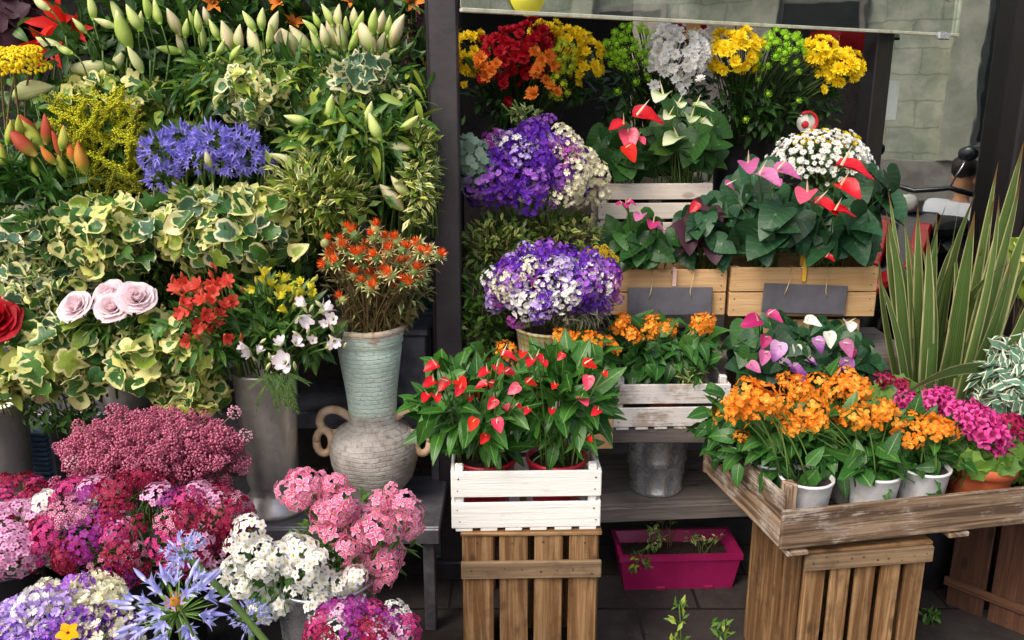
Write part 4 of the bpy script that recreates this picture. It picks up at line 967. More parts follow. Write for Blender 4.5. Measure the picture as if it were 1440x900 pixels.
# buckets behind
pot('black_bucket', 'black bucket holding the yellow and green bucket flowers', 'bucket', (W(1045, 200, 3.36)[0], 3.36, 1.2), cup(.1, .122, .245), M_BLACK)
pot('black_bucket', 'black bucket under the green button and white flowers', 'bucket', (W(925, 200, 3.36)[0], 3.36, 1.2), cup(.1, .122, .245), M_BLACK)
pot('black_bucket', 'black bucket under the crimson flowers beside the post', 'bucket', (W(735, 200, 3.36)[0], 3.36, 1.2), cup(.1, .122, .245), M_BLACK)
pot('green_bucket', 'dark green plastic bucket half hidden between urn flowers and post', 'bucket', (W(600, 410, 2.98)[0]-.05, 2.98, .86), cup(.075, .095, .18), M_GREENP)
t = thing('cream_tin', 'grey metal box standing on the stand just behind the urn', 'box', (W(585, 520, 2.72)[0]-.02, 2.72, .6))
m = MB(); m.board((0, 0, .12), (.13, .16, .24), M_STEEL, None, .006); m.obj('body', t); m = MB(); m.board((0, -.002, .25), (.145, .17, .022), M_STEEL, None, .005); m.obj('lid', t)
bx = W(62, 650, 2.5); t = thing('slatted_crate', 'blue grey ribbed plastic crate behind the pink statice', 'crate', (bx[0], 2.52, .36))
m = MB(); 
for k in range(13): m.board((0, 0, .01+k*.0165), (.06, .1, .011), M_BLUEPL, None, .002)
m.board((.035, .02, .105), (.012, .1, .21), M_GREYPL, None, .002); m.obj('body', t)
# foreground buckets on the ground
def gb(px, py, Y, z, r, mat, label, name):
    p = W(px, py, Y); return pot(name, label, 'bucket', (p[0], Y, 0), cup(r*.78, r, z, inner=z*.75), mat, seg=52)
gb(458, 800, 1.88, .45, .125, M_GALV, 'grey metal bucket under the white and pink clusters', 'metal_bucket')
gb(505, 890, 1.58, .46, .11, M_BLACK, 'black bucket of purple sweet williams at the bottom edge', 'black_bucket')
gb(150, 740, 1.92, .47, .15, M_BLACK, 'black bucket under the mixed sweet williams', 'black_bucket')
gb(16, 770, 1.92, .47, .11, M_BLACK, 'black bucket under the light pink sweet williams, left edge', 'black_bucket')
gb(205, 640, 2.12, .42, .13, M_BLACK, 'black bucket under the pink statice', 'black_bucket')
gb(20, 700, 2.16, .46, .09, M_BLACK, 'black bucket under the dark red sweet williams', 'black_bucket')
gb(110, 900, 1.35, .5, .12, M_BLACK, 'black bucket under the mixed statice at the bottom left corner', 'black_bucket')
gb(290, 900, 1.2, .48, .1, M_BLACK, 'black bucket under the big blue agapanthus in the foreground', 'black_bucket')
def px3(lst, Y, jy=.04):
    return np.array([W(x, y, Y+rng.normal(0, jy)) for x, y in lst])
def img_dir(ang, fwd=-.25):
    a = math.radians(ang); return nrmz(A(math.cos(a), fwd, math.sin(a)))
# ------------------------------------------------------------------ lilies in bud
def lilies(label, base, Y, buds, name='lily_bunch', leaves=None, lt=LILYL, lm='lily', size=(.08, .13), group='lilies in bud on the stand', wide=.3, stem='stem', drop=.05):
    """buds: (px, py, length px, image angle, kind)"""
    P = Plant(name, label, 'flowers', base, group)
    ms = {'g': ('budg', BUDS), 'p': ('budp', BUDFS), 'c': ('budc', BUDS), 'r': ('budr', BUDS), 'o': ('budo', BUDS), 's': ('buds', BUDS)}
    tips = []
    for (x, y, L, an, k) in buds:
        d = img_dir(an+rng.normal(0, 6), rng.uniform(-.35, .05)); Yb = Y+rng.normal(0, .035); c = W(x, y, Yb); l = L*S(x, y, Yb)*rng.uniform(.9, 1.12)
        vi = int(rng.integers(3)); me = H('bud_'+k+':%d' % vi, lambda: ms[k][1][vi], [PM[ms[k][0]]]); R = frames(d, nrmz(A(rng.normal(0, .8), -1, rng.normal(0, .8))))
        q = c-d*l*.5; P.head(me, q, R, l, 'bud'); tips.append((q, d))
    for q, d in tips:   # pedicels run down to a few main stems
        j = q-d*.03+A(rng.normal(0, .008), .015, -drop); P.mb('stems').bez(j, q-d*.025, q, .0022, LM['stem'], 4, 5)
        b = P.base+A((q[0]-P.base[0])*.45, rng.normal(0, .03), 0); P.mb('stems').bez(b, A(q[0]*.8+b[0]*.2, (q[1]+b[1])/2, b[2]*.4+j[2]*.6), j, .003, LM['stem'], 6, 5)
    for (c, r, n) in (leaves or []):
        P.cloud(lt, c, r, n, size, lm, 'up', up=.25, jit=.5)
    return P.done()
def EE(px, py, Y, rx, ry, rd=.12): return E(px, py, Y, rx, ry, rd)
B_ = [(244,31,42,112,'p'),(268,25,22,95,'g'),(278,30,30,90,'g'),(289,22,24,95,'p'),(285,54,36,88,'g'),(255,62,34,100,'p'),(237,70,34,170,'g'),(301,42,34,105,'g'),(319,53,44,92,'p'),(337,53,40,88,'p'),(350,30,34,118,'g'),(368,27,28,90,'g'),(386,33,34,70,'p'),(358,58,40,118,'p'),(310,66,26,60,'g'),(392,60,42,78,'p'),(378,50,34,84,'g'),(407,58,38,112,'p'),(262,40,30,70,'g'),(331,74,24,40,'g'),(372,74,22,20,'g')]
C_ = [(422,53,40,122,'p'),(442,58,32,105,'g'),(436,39,28,125,'g'),(419,71,26,178,'g'),(461,21,32,108,'g'),(476,21,28,95,'p'),(455,50,36,95,'p'),(467,47,42,108,'p'),(480,50,38,95,'p'),(499,25,28,80,'p'),(504,31,32,60,'g'),(497,55,34,60,'g'),(515,50,46,108,'p'),(525,30,36,85,'g'),(536,31,34,72,'p'),(545,35,28,75,'g'),(560,44,44,58,'p'),(536,61,38,72,'p'),(546,53,36,60,'g'),(551,72,18,35,'g'),(467,73,18,150,'g'),(512,72,20,140,'g'),(446,28,26,112,'g'),(487,36,26,85,'g')]
A_ = [(70,63,42,155,'c'),(125,95,62,178,'c'),(46,126,62,12,'c'),(57,5,32,150,'c'),(128,10,34,95,'g'),(147,32,28,158,'c'),(172,42,50,110,'g'),(189,25,42,105,'g'),(169,80,38,65,'c'),(190,84,38,112,'c'),(205,8,40,90,'g'),(220,17,38,88,'g'),(163,20,40,110,'g'),(198,30,30,65,'g'),(112,36,24,130,'g'),(90,70,26,160,'g')]
D_ = [(455,189,44,146,'g'),(428,211,40,152,'c'),(575,172,36,33,'g'),(562,207,44,8,'c'),(528,178,38,118,'g'),(529,197,26,165,'g'),(397,223,42,156,'c'),(467,211,24,200,'g'),(464,152,38,80,'g'),(417,167,34,160,'g'),(550,277,44,132,'p'),(562,261,38,140,'p'),(518,160,34,75,'g'),(488,168,34,85,'g')]
O_ = [(30,200,46,128,'r'),(44,189,48,122,'s'),(65,182,42,88,'r'),(89,194,42,80,'s'),(79,203,38,92,'r'),(67,219,34,120,'o'),(115,222,42,92,'o'),(12,186,38,85,'s'),(4,219,36,95,'s'),(86,233,36,100,'s'),(39,174,32,118,'r'),(47,233,32,110,'s'),(27,178,32,90,'s'),(-10,200,40,95,'r'),(100,214,30,100,'o')]
lilies('white and pale green lily buds pointing sideways at the top left', W(150, 260, 2.62), 2.56, A_, leaves=[EE(150, 70, 2.62, 95, 70)]*1 and [(*EE(150, 60, 2.64, 90, 75), 70)], lt=LANCE, lm='dark', size=(.09, .15))
lilies('blush lily buds in an upright row above the blue agapanthus', W(330, 270, 2.72), 2.62, B_, leaves=[(*EE(320, 135, 2.72, 95, 60), 110)])
lilies('blush lily buds in an upright row next to the post', W(490, 270, 2.74), 2.62, C_, leaves=[(*EE(500, 125, 2.74, 85, 60), 100), (*EE(565, 60, 2.85, 30, 60), 16)])
lilies('green lily buds pointing both ways beside the lower lily leaves near post', W(500, 400, 2.6), 2.44, D_, leaves=[(*EE(500, 235, 2.52, 95, 75), 150)], size=(.09, .15), drop=.03)
lilies('red and orange tipped lily buds at the left edge', W(50, 460, 2.55), 2.4, O_, leaves=[(*EE(58, 285, 2.46, 78, 85), 190), (*EE(30, 240, 2.44, 60, 30), 40)], size=(.09, .15))
# open orange and red lilies behind
st = H('flower_head:orange_lily', lambda: STAR6, [PM['orange'], PM['orange']])
P = Plant('lily_bunch', 'orange lilies opening behind the rows of blush buds', 'flowers', W(440, 150, 2.95), 'open lilies')
pts = px3([(395, 3), (412, 36), (493, 3), (418, 118 - 60), (300, 4), (578, 3)], 2.86, .02); P.heads([st], pts, nrmz(A(0, -.8, .5)+rng.normal(0, .3, (6, 3))), .06); P.stems(pts, .003)
P.cloud(LANCE, *E(420, 10, 2.95, 190, 70, .12), 190, (.09, .16), 'dark', 'up', up=.5); P.done()
P = Plant('lily_bunch', 'bright red lily opening behind the sideways buds', 'flowers', W(85, 170, 2.8), 'open lilies')
rl = H('flower_head:red_lily', lambda: STAR6, [PM['red'], PM['red']]); pts = px3([(90, 35), (72, 62), (104, 44)], 2.72, .02); P.heads([rl], pts, np.array([[-.3, -.9, .2], [.1, -.9, -.2], [.4, -.9, .3]]), .125); P.stems(pts, .003); P.done()
P = Plant('purple_foliage', 'dusky purple leafy bunch in the top left corner', 'foliage', W(10, 200, 2.9))
P.cloud(BROAD, *E(25, 35, 2.88, 55, 45, .12), 90, (.09, .15), 'purple', 'face', up=.4); pts, _ = dome(*E(25, 35, 2.88, 40, 35), 12); P.stems(pts, .003, 'stemb'); P.done()
P = Plant('burgundy_foliage', 'dark burgundy branches hanging just left of the post', 'foliage', W(585, 320, 2.95))
P.cloud(NARROW+SMALL, *E(588, 90, 2.9, 24, 130, .08), 220, (.03, .07), 'purple', 'out', up=.2); pts, _ = dome(*E(588, 90, 2.9, 18, 100), 9); P.stems(pts, .002, 'stemb'); P.done()
# yarrow
P = Plant('yarrow_bunch', 'flat golden yarrow heads at the top left edge', 'flowers', W(15, 200, 2.6))
yr = H('flower_head:yarrow', lambda: cluster(merge([(BALL, mat4(np.diag([1, 1, .6])), 0)]), 150, 1., .085, .28, 3, .05), [PM['yarrow']])
for (x, y, r) in ((18, 82, 36), (42, 95, 28), (2, 100, 26), (34, 74, 24)):
    q = W(x, y, 2.5+rng.normal(0, .02)); P.head(yr, q, zframes(A(rng.normal(0, .1), -.35, 1))[0], r*S(x, y, 2.5))
    P.stems([q], .003, 'stemb')
P.done()
# goldenrod
P = Plant('goldenrod_bunch', 'feathery yellow green goldenrod left of the agapanthus', 'flowers', W(150, 380, 2.6))
pl_ = [H('plume:%d' % i, lambda: plume(46, i), [PM['plume'] if i else LM['gold']]) for i in range(2)]
for i in range(98):
    x, y = rng.uniform(92, 205), rng.uniform(158, 285); y -= 22*math.sin((x-92)/113*PI)*(y < 230); Yp = 2.5+rng.uniform(-.07, .07); q = W(x, y, Yp); d = img_dir(rng.choice([rng.uniform(15, 60), rng.uniform(120, 170)]), -.4)
    P.head(pl_[0 if y > 262 or rng.random() < .12 else 1], q-d*.03, frames(d, A(0, -.5, 1)), rng.uniform(.085, .125), 'plume')
P.cloud(NARROW, *E(148, 265, 2.54, 58, 50, .08), 160, (.04, .08), 'gold', 'out', up=.4); pts, _ = dome(*E(148, 220, 2.52, 50, 55), 22); P.stems(pts, .002, 'stem'); P.done()
# blue agapanthus in the stand
P = Plant('agapanthus_bunch', 'violet blue agapanthus umbels on straight stems amid the ivy', 'flowers', W(290, 330, 2.56))
um = [H('flower_head:agapanthus%d' % i, lambda: umbel(52, i, .75, .0, .52, .26), [LM['stem'], PM['blue']]) for i in range(3)]
pts = []
for (x, y, r) in ((225, 205, 42), (258, 190, 40), (300, 192, 44), (340, 195, 40), (352, 215, 40), (232, 238, 36), (275, 212, 36), (322, 222, 34), (372, 214, 22)):
    Yp = 2.42+rng.normal(0, .025); q = W(x, y+14, Yp); pts.append(q); P.head(um[int(rng.integers(3))], q, zframes(A(rng.normal(0, .2), -.35, 1))[0], r*S(x, y, Yp)*1.15)
P.stems(pts, .0045, 'stem', spread=.7)
for x in range(258, 372, 13): P.mb('stems').bez(W(x+rng.normal(0, 4), 330, 2.52), W(x+4, 280, 2.5), W(x+rng.normal(0, 9), 225, 2.46), .0045, LM['stem'], 5, 6)
me = H('bud_p:1', lambda: BUDF, [PM['budp']]); P.head(me, W(296, 235, 2.36), frames(img_dir(95), A(0, -1, .1)), .05, 'bud'); P.done()
# ------------------------------------------------------------------ ivy and other cut foliage on the stand
def ivy(label, x, y, Y, rx, ry, n, mats, size, rd=.1, up=.35, tp=IVYT, name='ivy_bunch', small=0, smat='pitto', extra=None, cat='foliage', grp='ivy and foliage bunches on the stand', mode='face'):
    c, r = E(x, y, Y, rx, ry, rd); P = Plant(name, label, cat, c+A(0, .1, -r[2]-.05), grp)
    P.cloud(tp, c, r, int(n*2.1), A(*size)*(.64 if mode == 'face' else 1.), mats, mode, up=up, fill=.2, jit=.8 if mode == 'face' else .5, wild=.16)
    if small: P.cloud(SMALL, c, r*1.02, small*2, (.025, .05), smat, 'out', up=.1, fill=.4)
    pts, _ = dome(c, r*.8, max(8, n//7)); P.stems(pts, .0022, 'stem', spread=.5)
    # trailing petioles
    return P.done()
iv, il, ig = 'ivy', 'ivylime', 'ivygrey'
ivy('variegated ivy behind the goldenrod under the sideways lily buds', 165, 135, 2.6, 75, 30, 85, [iv, il], (.05, .08), small=60, smat='euon')
ivy('pale cream ivy between the two rows of lily buds', 365, 135, 2.56, 52, 42, 95, [iv, il, ig], (.05, .08), small=60)
ivy('grey green ivy under the blush lily buds near the post', 500, 135, 2.58, 70, 40, 70, [ig, iv], (.05, .08), small=120)
ivy('variegated ivy with two white rimmed leaves just below the right lily row', 505, 105, 2.5, 38, 28, 16, [ig], (.07, .09), rd=.06)
ivy('cream edged ivy with pale yellow leaves above the pale roses', 150, 335, 2.38, 75, 52, 120, [iv, iv, il], (.06, .1))
ivy('yellow marbled ivy in the middle below the agapanthus', 315, 320, 2.38, 95, 52, 170, [iv, iv, ig, il], (.055, .1), small=60)
ivy('small leaved variegated ivy at the left edge under the orange buds', 28, 330, 2.4, 50, 45, 70, [iv, ig], (.05, .08), small=60)
ivy('grey and cream ivy left of the pale roses', 45, 415, 2.36, 75, 48, 130, [ig, iv, 'pitto'], (.05, .085), small=120)
ivy('big lime and cream ivy leaves hanging under the pale roses', 85, 505, 2.28, 72, 55, 95, [iv, iv, il], (.07, .115))
ivy('cream ivy leaves hanging over the zinc pot beside the coral flowers', 235, 500, 2.28, 66, 58, 110, [iv, il, iv], (.065, .1))
ivy('ivy ends trailing to the left of the tall vase', 270, 555, 2.3, 44, 36, 60, [iv, 'euon'], (.045, .075), small=40)
ivy('dark green sprays under the big ivy beside the left vase', 90, 575, 2.4, 55, 28, 50, ['mid'], (.04, .07), tp=SMALL, small=60, smat='mid')
ivy('yellow edged euonymus twigs between agapanthus and urn flowers', 450, 270, 2.42, 68, 52, 330, ['euon', 'euon', 'pitto'], (.04, .065), tp=SMALL, name='euonymus_bunch', mode='out', up=.7)
ivy('pale edged pittosporum twigs beside the upper post', 590, 245, 2.5, 28, 66, 260, ['pitto', 'euon'], (.025, .05), tp=SMALL, name='pittosporum_bunch', mode='out', up=.3)
ivy('dark leafy greens filling between euonymus and roses', 390, 345, 2.5, 62, 60, 150, ['mid', 'dark', iv], (.05, .09), tp=OVATE, name='greenery_bunch')
ivy('dull small leaved twigs in shade below the blush lily rows', 420, 190, 2.7, 175, 90, 1500, ['box', 'mid', 'mid', 'pitto'], (.035, .065), tp=SMALL, name='greenery_bunch', mode='out')
ivy('shaded variegated twigs behind the ivy in the middle', 250, 400, 2.56, 170, 85, 1100, ['mid', 'pitto', 'dark'], (.035, .065), tp=SMALL, name='greenery_bunch', mode='out')
ivy('dark foliage filling behind the left edge flowers', 110, 290, 2.74, 170, 200, 520, ['dark', 'mid'], (.06, .11), tp=OVATE, name='greenery_bunch', rd=.12)
ivy('lily leaves and stems filling the gap right of the goldenrod', 380, 240, 2.66, 150, 60, 420, ['lily', 'mid', 'dark'], (.07, .12), tp=LILYL, name='greenery_bunch', mode='out', up=.5)
ivy('dark glossy leaves at the top behind the lily buds', 330, 70, 2.9, 260, 70, 420, ['dark', 'mid'], (.08, .13), tp=LANCE, name='greenery_bunch', mode='out', up=.4)
ivy('shaded leafy twigs behind the right lily buds and the post', 560, 200, 2.7, 50, 130, 420, ['box', 'dark', 'mid'], (.035, .06), tp=SMALL, name='greenery_bunch', mode='out', up=.3)
ivy('lime ivy leaves spilling over the left edge vase', 12, 535, 2.28, 36, 26, 36, [iv, il], (.06, .09))
ivy('bright lily leaves crowding under the upright rows of buds', 400, 125, 2.6, 175, 48, 420, ['lily', 'mid', 'lime', 'lily'], (.06, .11), tp=LILYL, name='greenery_bunch', mode='mix', up=.3)
ivy('fresh green leaves around the green lily buds near the post', 500, 190, 2.5, 95, 50, 240, ['lily', 'mid', 'lime'], (.06, .1), tp=LANCE, name='greenery_bunch', mode='mix', up=.2)
ivy('yellow green leaf sprays between goldenrod and agapanthus', 200, 200, 2.6, 110, 60, 260, ['lime', 'mid', iv], (.05, .08), tp=OVATE, name='greenery_bunch', mode='mix', up=.2)
# ------------------------------------------------------------------ pale roses, red rose
P = Plant('rose_bunch', 'four pale pink white roses over the zinc pot', 'flowers', W(160, 545, 2.5))
rs_ = H('flower_head:rose', lambda: ROSE, [PM['rose']])
for (x, y, r, nx) in ((110, 412, 29, -.25), (158, 413, 29, .05), (192, 400, 30, .3), (155, 393, 24, 0)):
    q = W(x, y+12, 2.24+(.04 if y < 395 else 0)); P.head(rs_, q-A(0, 0, .02), zframes(A(nx, -.75, .8))[0], r*S(x, y, 2.24)*1.04, jit if False else 'flower_head'); P.stems([q-A(0, 0, .02)], .004)
P.cloud(LANCE, *E(165, 465, 2.36, 62, 38, .08), 110, (.06, .11), 'dark', 'out', up=.4); P.cloud(NARROW, *E(165, 450, 2.28, 55, 25, .06), 60, (.06, .1), 'mid', 'out', up=.5); P.done()
P = Plant('rose_bunch', 'single deep red rose cut off by the left edge', 'flowers', W(0, 560, 2.4))
rr_ = H('flower_head:red_rose', lambda: ROSE, [PM['redrose']]); P.head(rr_, W(-8, 452, 2.24), zframes(A(.3, -.8, .6))[0], .085); P.stems([W(-8, 450, 2.26)], .004); P.cloud(OVATE, *E(5, 510, 2.3, 25, 40, .05), 26, (.05, .09), 'dark', 'out'); P.done()
# ------------------------------------------------------------------ alstroemeria
def alst(label, pts2, Y, mats, base, cl, leafc, nleaf, size=.055, budm=None):
    P = Plant('alstroemeria_bunch', label, 'flowers', base, 'alstroemeria over the tall vase')
    me = H('flower_head:'+mats, lambda: merge(ring(leaf(.42, 4, 3, 'obov', .15, .6, 0, -.35), 6, 1.05, .02, 0, .9, 0, 0, .12)), [PM[mats]])
    pts = px3(pts2, Y, .025); P.heads([me], pts, nrmz(A(0, -.7, .55)+rng.normal(0, .45, (len(pts), 3))), size, jit=.15)
    if budm:
        bm_ = H('bud:'+mats, lambda: BUDT, [PM[budm]])
        for i in range(len(pts)):
            d = nrmz(A(rng.normal(0, .5), -.3, .7)); P.head(bm_, pts[i]+A(rng.normal(0, .025), .0, rng.normal(-.005, .02)), frames(d, A(0, -1, .1)), rng.uniform(.025, .035), 'bud')
    P.stems(pts, .0025); P.cloud(LANCE, *leafc, nleaf, (.045, .08), ['mid', 'lily'], 'out', up=.3); return P.done()
vm = pv+A(0, 0, .45)
alst('coral red alstroemeria between the roses and the yellow ones', [(262, 398), (280, 395), (298, 398), (315, 397), (270, 410), (262, 420), (300, 430), (318, 432), (288, 440), (280, 455), (305, 445), (275, 465), (295, 470), (252, 428), (315, 470), (268, 478), (300, 412), (290, 425), (258, 408), (282, 405), (310, 404), (322, 400), (296, 452), (284, 468), (262, 440), (308, 460), (325, 425), (272, 434)], 2.2, 'alsc', vm+A(-.04, 0, 0), None, E(290, 470, 2.26, 55, 50, .1), 190, .036, 'budr')
alst('yellow alstroemeria above the white ones in the tall vase', [(372, 392), (395, 398), (415, 403), (430, 412), (402, 420), (418, 430), (405, 440), (440, 420), (420, 415), (372, 400), (382, 405), (408, 412), (436, 408), (425, 400), (390, 415), (412, 432), (360, 405), (398, 390)], 2.22, 'alsy', vm+A(0, .04, 0), None, E(385, 430, 2.32, 60, 45, .1), 180, .031, 'buds')
alst('white alstroemeria hanging over the rim of the tall vase', [(350, 490), (362, 498), (378, 502), (395, 508), (430, 432), (448, 440), (420, 445), (460, 455), (470, 450), (440, 480), (458, 490), (470, 478), (405, 512), (415, 485), (355, 500), (395, 488)], 2.18, 'alsw', vm+A(.02, -.02, 0), None, E(405, 470, 2.3, 70, 45, .1), 170, .045, 'budc')
P = Plant('fern_spray', 'ferny green spray hanging over the front of the tall vase', 'foliage', vm+A(.02, -.06, .0))
for k in range(16):
    q0 = W(392+rng.normal(0, 16), 522, 2.28); q1 = W(rng.uniform(352, 436), rng.uniform(535, 580), 2.24); mdl = (q0+q1)/2+A(0, -.04, .03); P.mb('stems').bez(q0, mdl, q1, .0015, LM['stem'], 6)
    for t in np.linspace(.2, 1, 9):
        p = (1-t)**2*q0+2*t*(1-t)*mdl+t*t*q1
        for sg in (-1, 1): d = nrmz(q1-q0+A(sg*.05, -.01, 0)); P.mb().inst(NARROW[1], p[None], frames(d, A(0, -1, .4)), .022, LM['mid'])
P.done()
# ------------------------------------------------------------------ safflower in the urn
P = Plant('safflower_bunch', 'dry stemmed safflowers with orange tufts standing in the urn', 'flowers', pu+A(0, 0, .5))
def saff():
    it = [(BALL2, mat4(np.diag([1, 1, 1.1]), (0, 0, 0), .34), 1)]; r_ = np.random.default_rng(2); b_ = leaf(.3, 2, 2, 'point', 0, .5); tu = leaf(.1, 2, 2, 'strap', 0, .3)
    it += ring(b_, 8, .3, .2, -.05, .55, 0, 1, .2, r_)+ring(b_, 7, .8, .25, .1, .4, .3, 1, .2, r_)
    for n, e, l in ((16, 1.45, .62), (16, 1.15, .6), (12, .85, .5)): it += ring(tu, n, e, .08, .25, l, 0, 0, .15, r_)
    return merge(it)
sf = H('flower_head:safflower', saff, [PM['saff'], LM['pitto']])
spts = [(488,325),(457,342),(477,338),(483,348),(525,335),(528,323),(540,338),(558,340),(588,342),(617,361),(600,361),(491,357),(475,362),(476,372),(508,355),(505,362),(530,363),(560,372),(576,370),(520,376),(583,383),(596,380),(498,388),(521,391),(540,384),(551,388),(568,400),(520,407),(482,422),(463,358),(547,356),(572,355)]
spts += [(470,350),(500,332),(515,345),(549,352),(566,352),(590,356),(606,350),(512,372),(541,366),(490,378),(462,372),(578,394),(532,396),(508,400),(556,408),(590,396)]
pts = px3(spts, 2.33, .04); P.heads([sf], pts, nrmz(A(0, -.45, .8)+rng.normal(0, .3, (len(pts), 3))), .036, jit=.12)
P.stems(pts, .0024, 'stemb', base=pu+A(0, 0, .5), spread=.15)
for k in range(60): q = W(rng.uniform(458, 612), rng.uniform(335, 430), 2.46+rng.normal(0, .06)); P.stems([q], .0016, 'stemb', base=pu+A(0, 0, .5), spread=.15)
P.cloud(SMALL+NARROW, *E(535, 390, 2.48, 76, 66, .12), 900, (.025, .05), ['olive', 'olive', 'pitto'], 'out', up=.4); P.cloud(NARROW, *E(532, 440, 2.46, 48, 28, .08), 320, (.04, .07), ['olive'], 'up', up=.8); P.done()
# ------------------------------------------------------------------ statice (pink cloud)
P = Plant('statice_bunch', 'airy cloud of dusty pink statice in front of the tall vase', 'flowers', W(215, 740, 2.14))
sm = [H('flower_cluster:statice%d' % i, lambda: cluster(BALL0, 40, .5, .1, 1., i, -.9), [PM['stat' if i < 3 else 'stat2']]) for i in range(4)]
c, r = E(218, 640, 2.1, 112, 58, .12)
pts, nn = dome(c, r, 98, -.45, .35, .12); f = rng.random(len(pts))**.4; pts = c+(pts-c)*(.35+.85*f[:, None])
P.heads(sm[:3], pts, nn, .033, 'flower_cluster', .3)
pp = px3([(95, 632), (102, 650), (112, 640), (118, 660), (128, 655), (110, 598), (345, 612), (330, 580), (105, 670)], 2.08); P.heads(sm[2:], pp, nrmz(A(0, -.5, .8)+rng.normal(0, .4, (len(pp), 3))), .03, 'flower_cluster', .2)
P.stems(np.concatenate([pts[::2], pp]), .0014, 'stemb', seg=4)
m_ = P.mb('spray'); k = 1300; d_ = nrmz(rng.normal(size=(k, 3))); rad = rng.random((k, 1))**.5; ps_ = c+d_*r*rad*1.14; m_.inst(cluster(BALL0, 14, .5, .2, 1., 5, -.9), ps_, zframes(nrmz(d_+A(0, -.3, .6))), rng.uniform(.012, .022, k), PM['stat'])
P.cloud(NARROW, c+A(0, .02, -.05), r*.85, 160, (.025, .05), 'olive', 'out', up=.4); P.done()
# ------------------------------------------------------------------ sweet williams and friends at the front
SW = {}
for i, (k, a, b_) in enumerate((('dark', 'swdark', 'swdark'), ('mag', 'swmag', 'swmag'), ('pink', 'swpink', 'swpink'), ('sal', 'swsal', 'swsal'), ('pur', 'swpur', 'swpur'), ('bi', 'swbi', 'swbi'), ('white', 'white', 'white'))):
    SW[k] = [H('flower_head:sw%s%d' % (k, j), lambda: cluster(FLOR5, 30, 1., .42, .5, 11*i+j, .12), [PM[a], PM['anther']]) for j in range(2)]
def sweet(label, pts3, nrms, kinds, size, base, leafc=None, nl=120, stems=True, name='sweet_william_bunch', lm='mid'):
    P = Plant(name, label, 'flowers', base, 'sweet williams at the front')
    R = zframes(nrms)
    for i in range(len(pts3)):
        k = kinds[i % len(kinds)] if isinstance(kinds, list) else kinds; P.head(SW[k][int(rng.integers(2))], pts3[i], R[i], size*(1+rng.normal(0, .14)))
    if stems: P.stems(pts3, .003)
    if leafc: P.cloud(NARROW+LANCE, *leafc, nl, (.04, .08), lm, 'out', up=.3)
    return P.done()
c, r = E(196, 738, 1.93, 142, 62, .16)
pts, nn = dome(c, r, 62, -.5, .3, .1); kd = list(rng.choice(['dark', 'mag', 'pink', 'sal', 'pur', 'bi', 'white'], len(pts), p=[.38, .14, .14, .05, .1, .09, .1]))
sweet('mixed crimson, pink and white sweet williams in a wide mound', pts, nn, kd, .042, A(c[0], c[1], .47), (c+A(0, .02, -.05), r*.85), 200)
c, r = E(20, 757, 1.86, 52, 34, .1); pts, nn = dome(c, r, 22, -.4, .35, .1); sweet('pale pink sweet williams at the left edge', pts, nn, 'pink', .038, A(c[0], c[1]+.05, .47), (c+A(0, .02, -.03), r*.8), 60)
c, r = E(26, 703, 2.1, 52, 24, .08); pts, nn = dome(c, r, 20, -.4, .35, .1); sweet('deep cerise sweet williams behind the pale ones, left edge', pts, nn, ['dark', 'mag', 'mag'], .034, A(c[0], c[1]+.04, .46), (c+A(0, .02, -.03), r*.8), 70)
c, r = E(505, 890, 1.55, 62, 34, .09); pts, nn = dome(c, r, 24, -.2, .5, .1); sweet('violet and cerise sweet williams at the bottom edge, middle', pts, nn, ['pur', 'pur', 'mag', 'pink', 'swx' if False else 'dark', 'white'], .032, A(c[0], c[1], .46), (c+A(0, 0, -.04), r*.8), 60)
# white and pink kalanchoe-like clusters
def clust(label, pts2, Y, petal, size, base, leafc, nl, nfl=24, name='stock_bunch', flo=None, fl=.42, grp=None, lm='mid', jy=.03):
    P = Plant(name, label, 'flowers', base, grp)
    ms = [H('flower_head:%s%d' % (petal, j), lambda: cluster(flo or FLOR5, nfl, 1., fl, .7, 40+j, -.1), [PM[petal], PM['centre']]) for j in range(3)]
    pts = px3(pts2, Y, jy); P.heads(ms, pts, nrmz(A(0, -.45, .8)+rng.normal(0, .35, (len(pts), 3))), size, jit=.25); P.stems(pts, .003)
    P.cloud(SMALL+NARROW, *leafc, nl, (.03, .06), lm, 'out', up=.3); return P.done()
wp_ = [(x_, y_+10) for x_, y_ in [(350, 735), (328, 755), (345, 765), (370, 760), (318, 785), (335, 790), (362, 790), (388, 770), (310, 805), (340, 815), (365, 825), (380, 800), (410, 755), (425, 765), (445, 775), (405, 790), (430, 795), (450, 800), (415, 820), (440, 830), (460, 820), (478, 810), (470, 835), (490, 825), (448, 845), (395, 840), (362, 852), (378, 850), (500, 800), (408, 770)]]
clust('white clustered flowers in a metal bucket beside pink ones', wp_, 1.78, 'white', .032, A(W(420, 800, 1.85)[0], 1.86, .45), E(400, 805, 1.85, 90, 50, .1), 220, lm='lily', nfl=15, fl=.85)
rngp = np.random.default_rng(4)
pk = [(430, 680), (452, 672), (470, 680), (418, 700), (440, 700), (462, 695), (480, 705), (455, 720), (475, 722), (498, 715), (515, 725), (535, 705), (550, 690), (568, 705), (545, 720), (565, 730), (582, 738), (555, 745), (530, 740), (510, 745), (490, 742), (470, 745), (500, 762), (522, 765), (545, 765), (575, 750), (488, 770), (512, 785), (535, 788), (550, 780), (500, 800), (525, 805), (545, 805), (520, 822), (538, 820), (408, 690), (448, 738), (580, 720)]
clust('bright pink white rimmed kalanchoe clusters in front of the urn', pk, 1.86, 'kal', .03, A(W(500, 790, 1.92)[0], 1.92, .45), E(500, 760, 1.95, 80, 60, .1), 260, flo=FLOR4, fl=.95, name='kalanchoe_bunch', nfl=14)
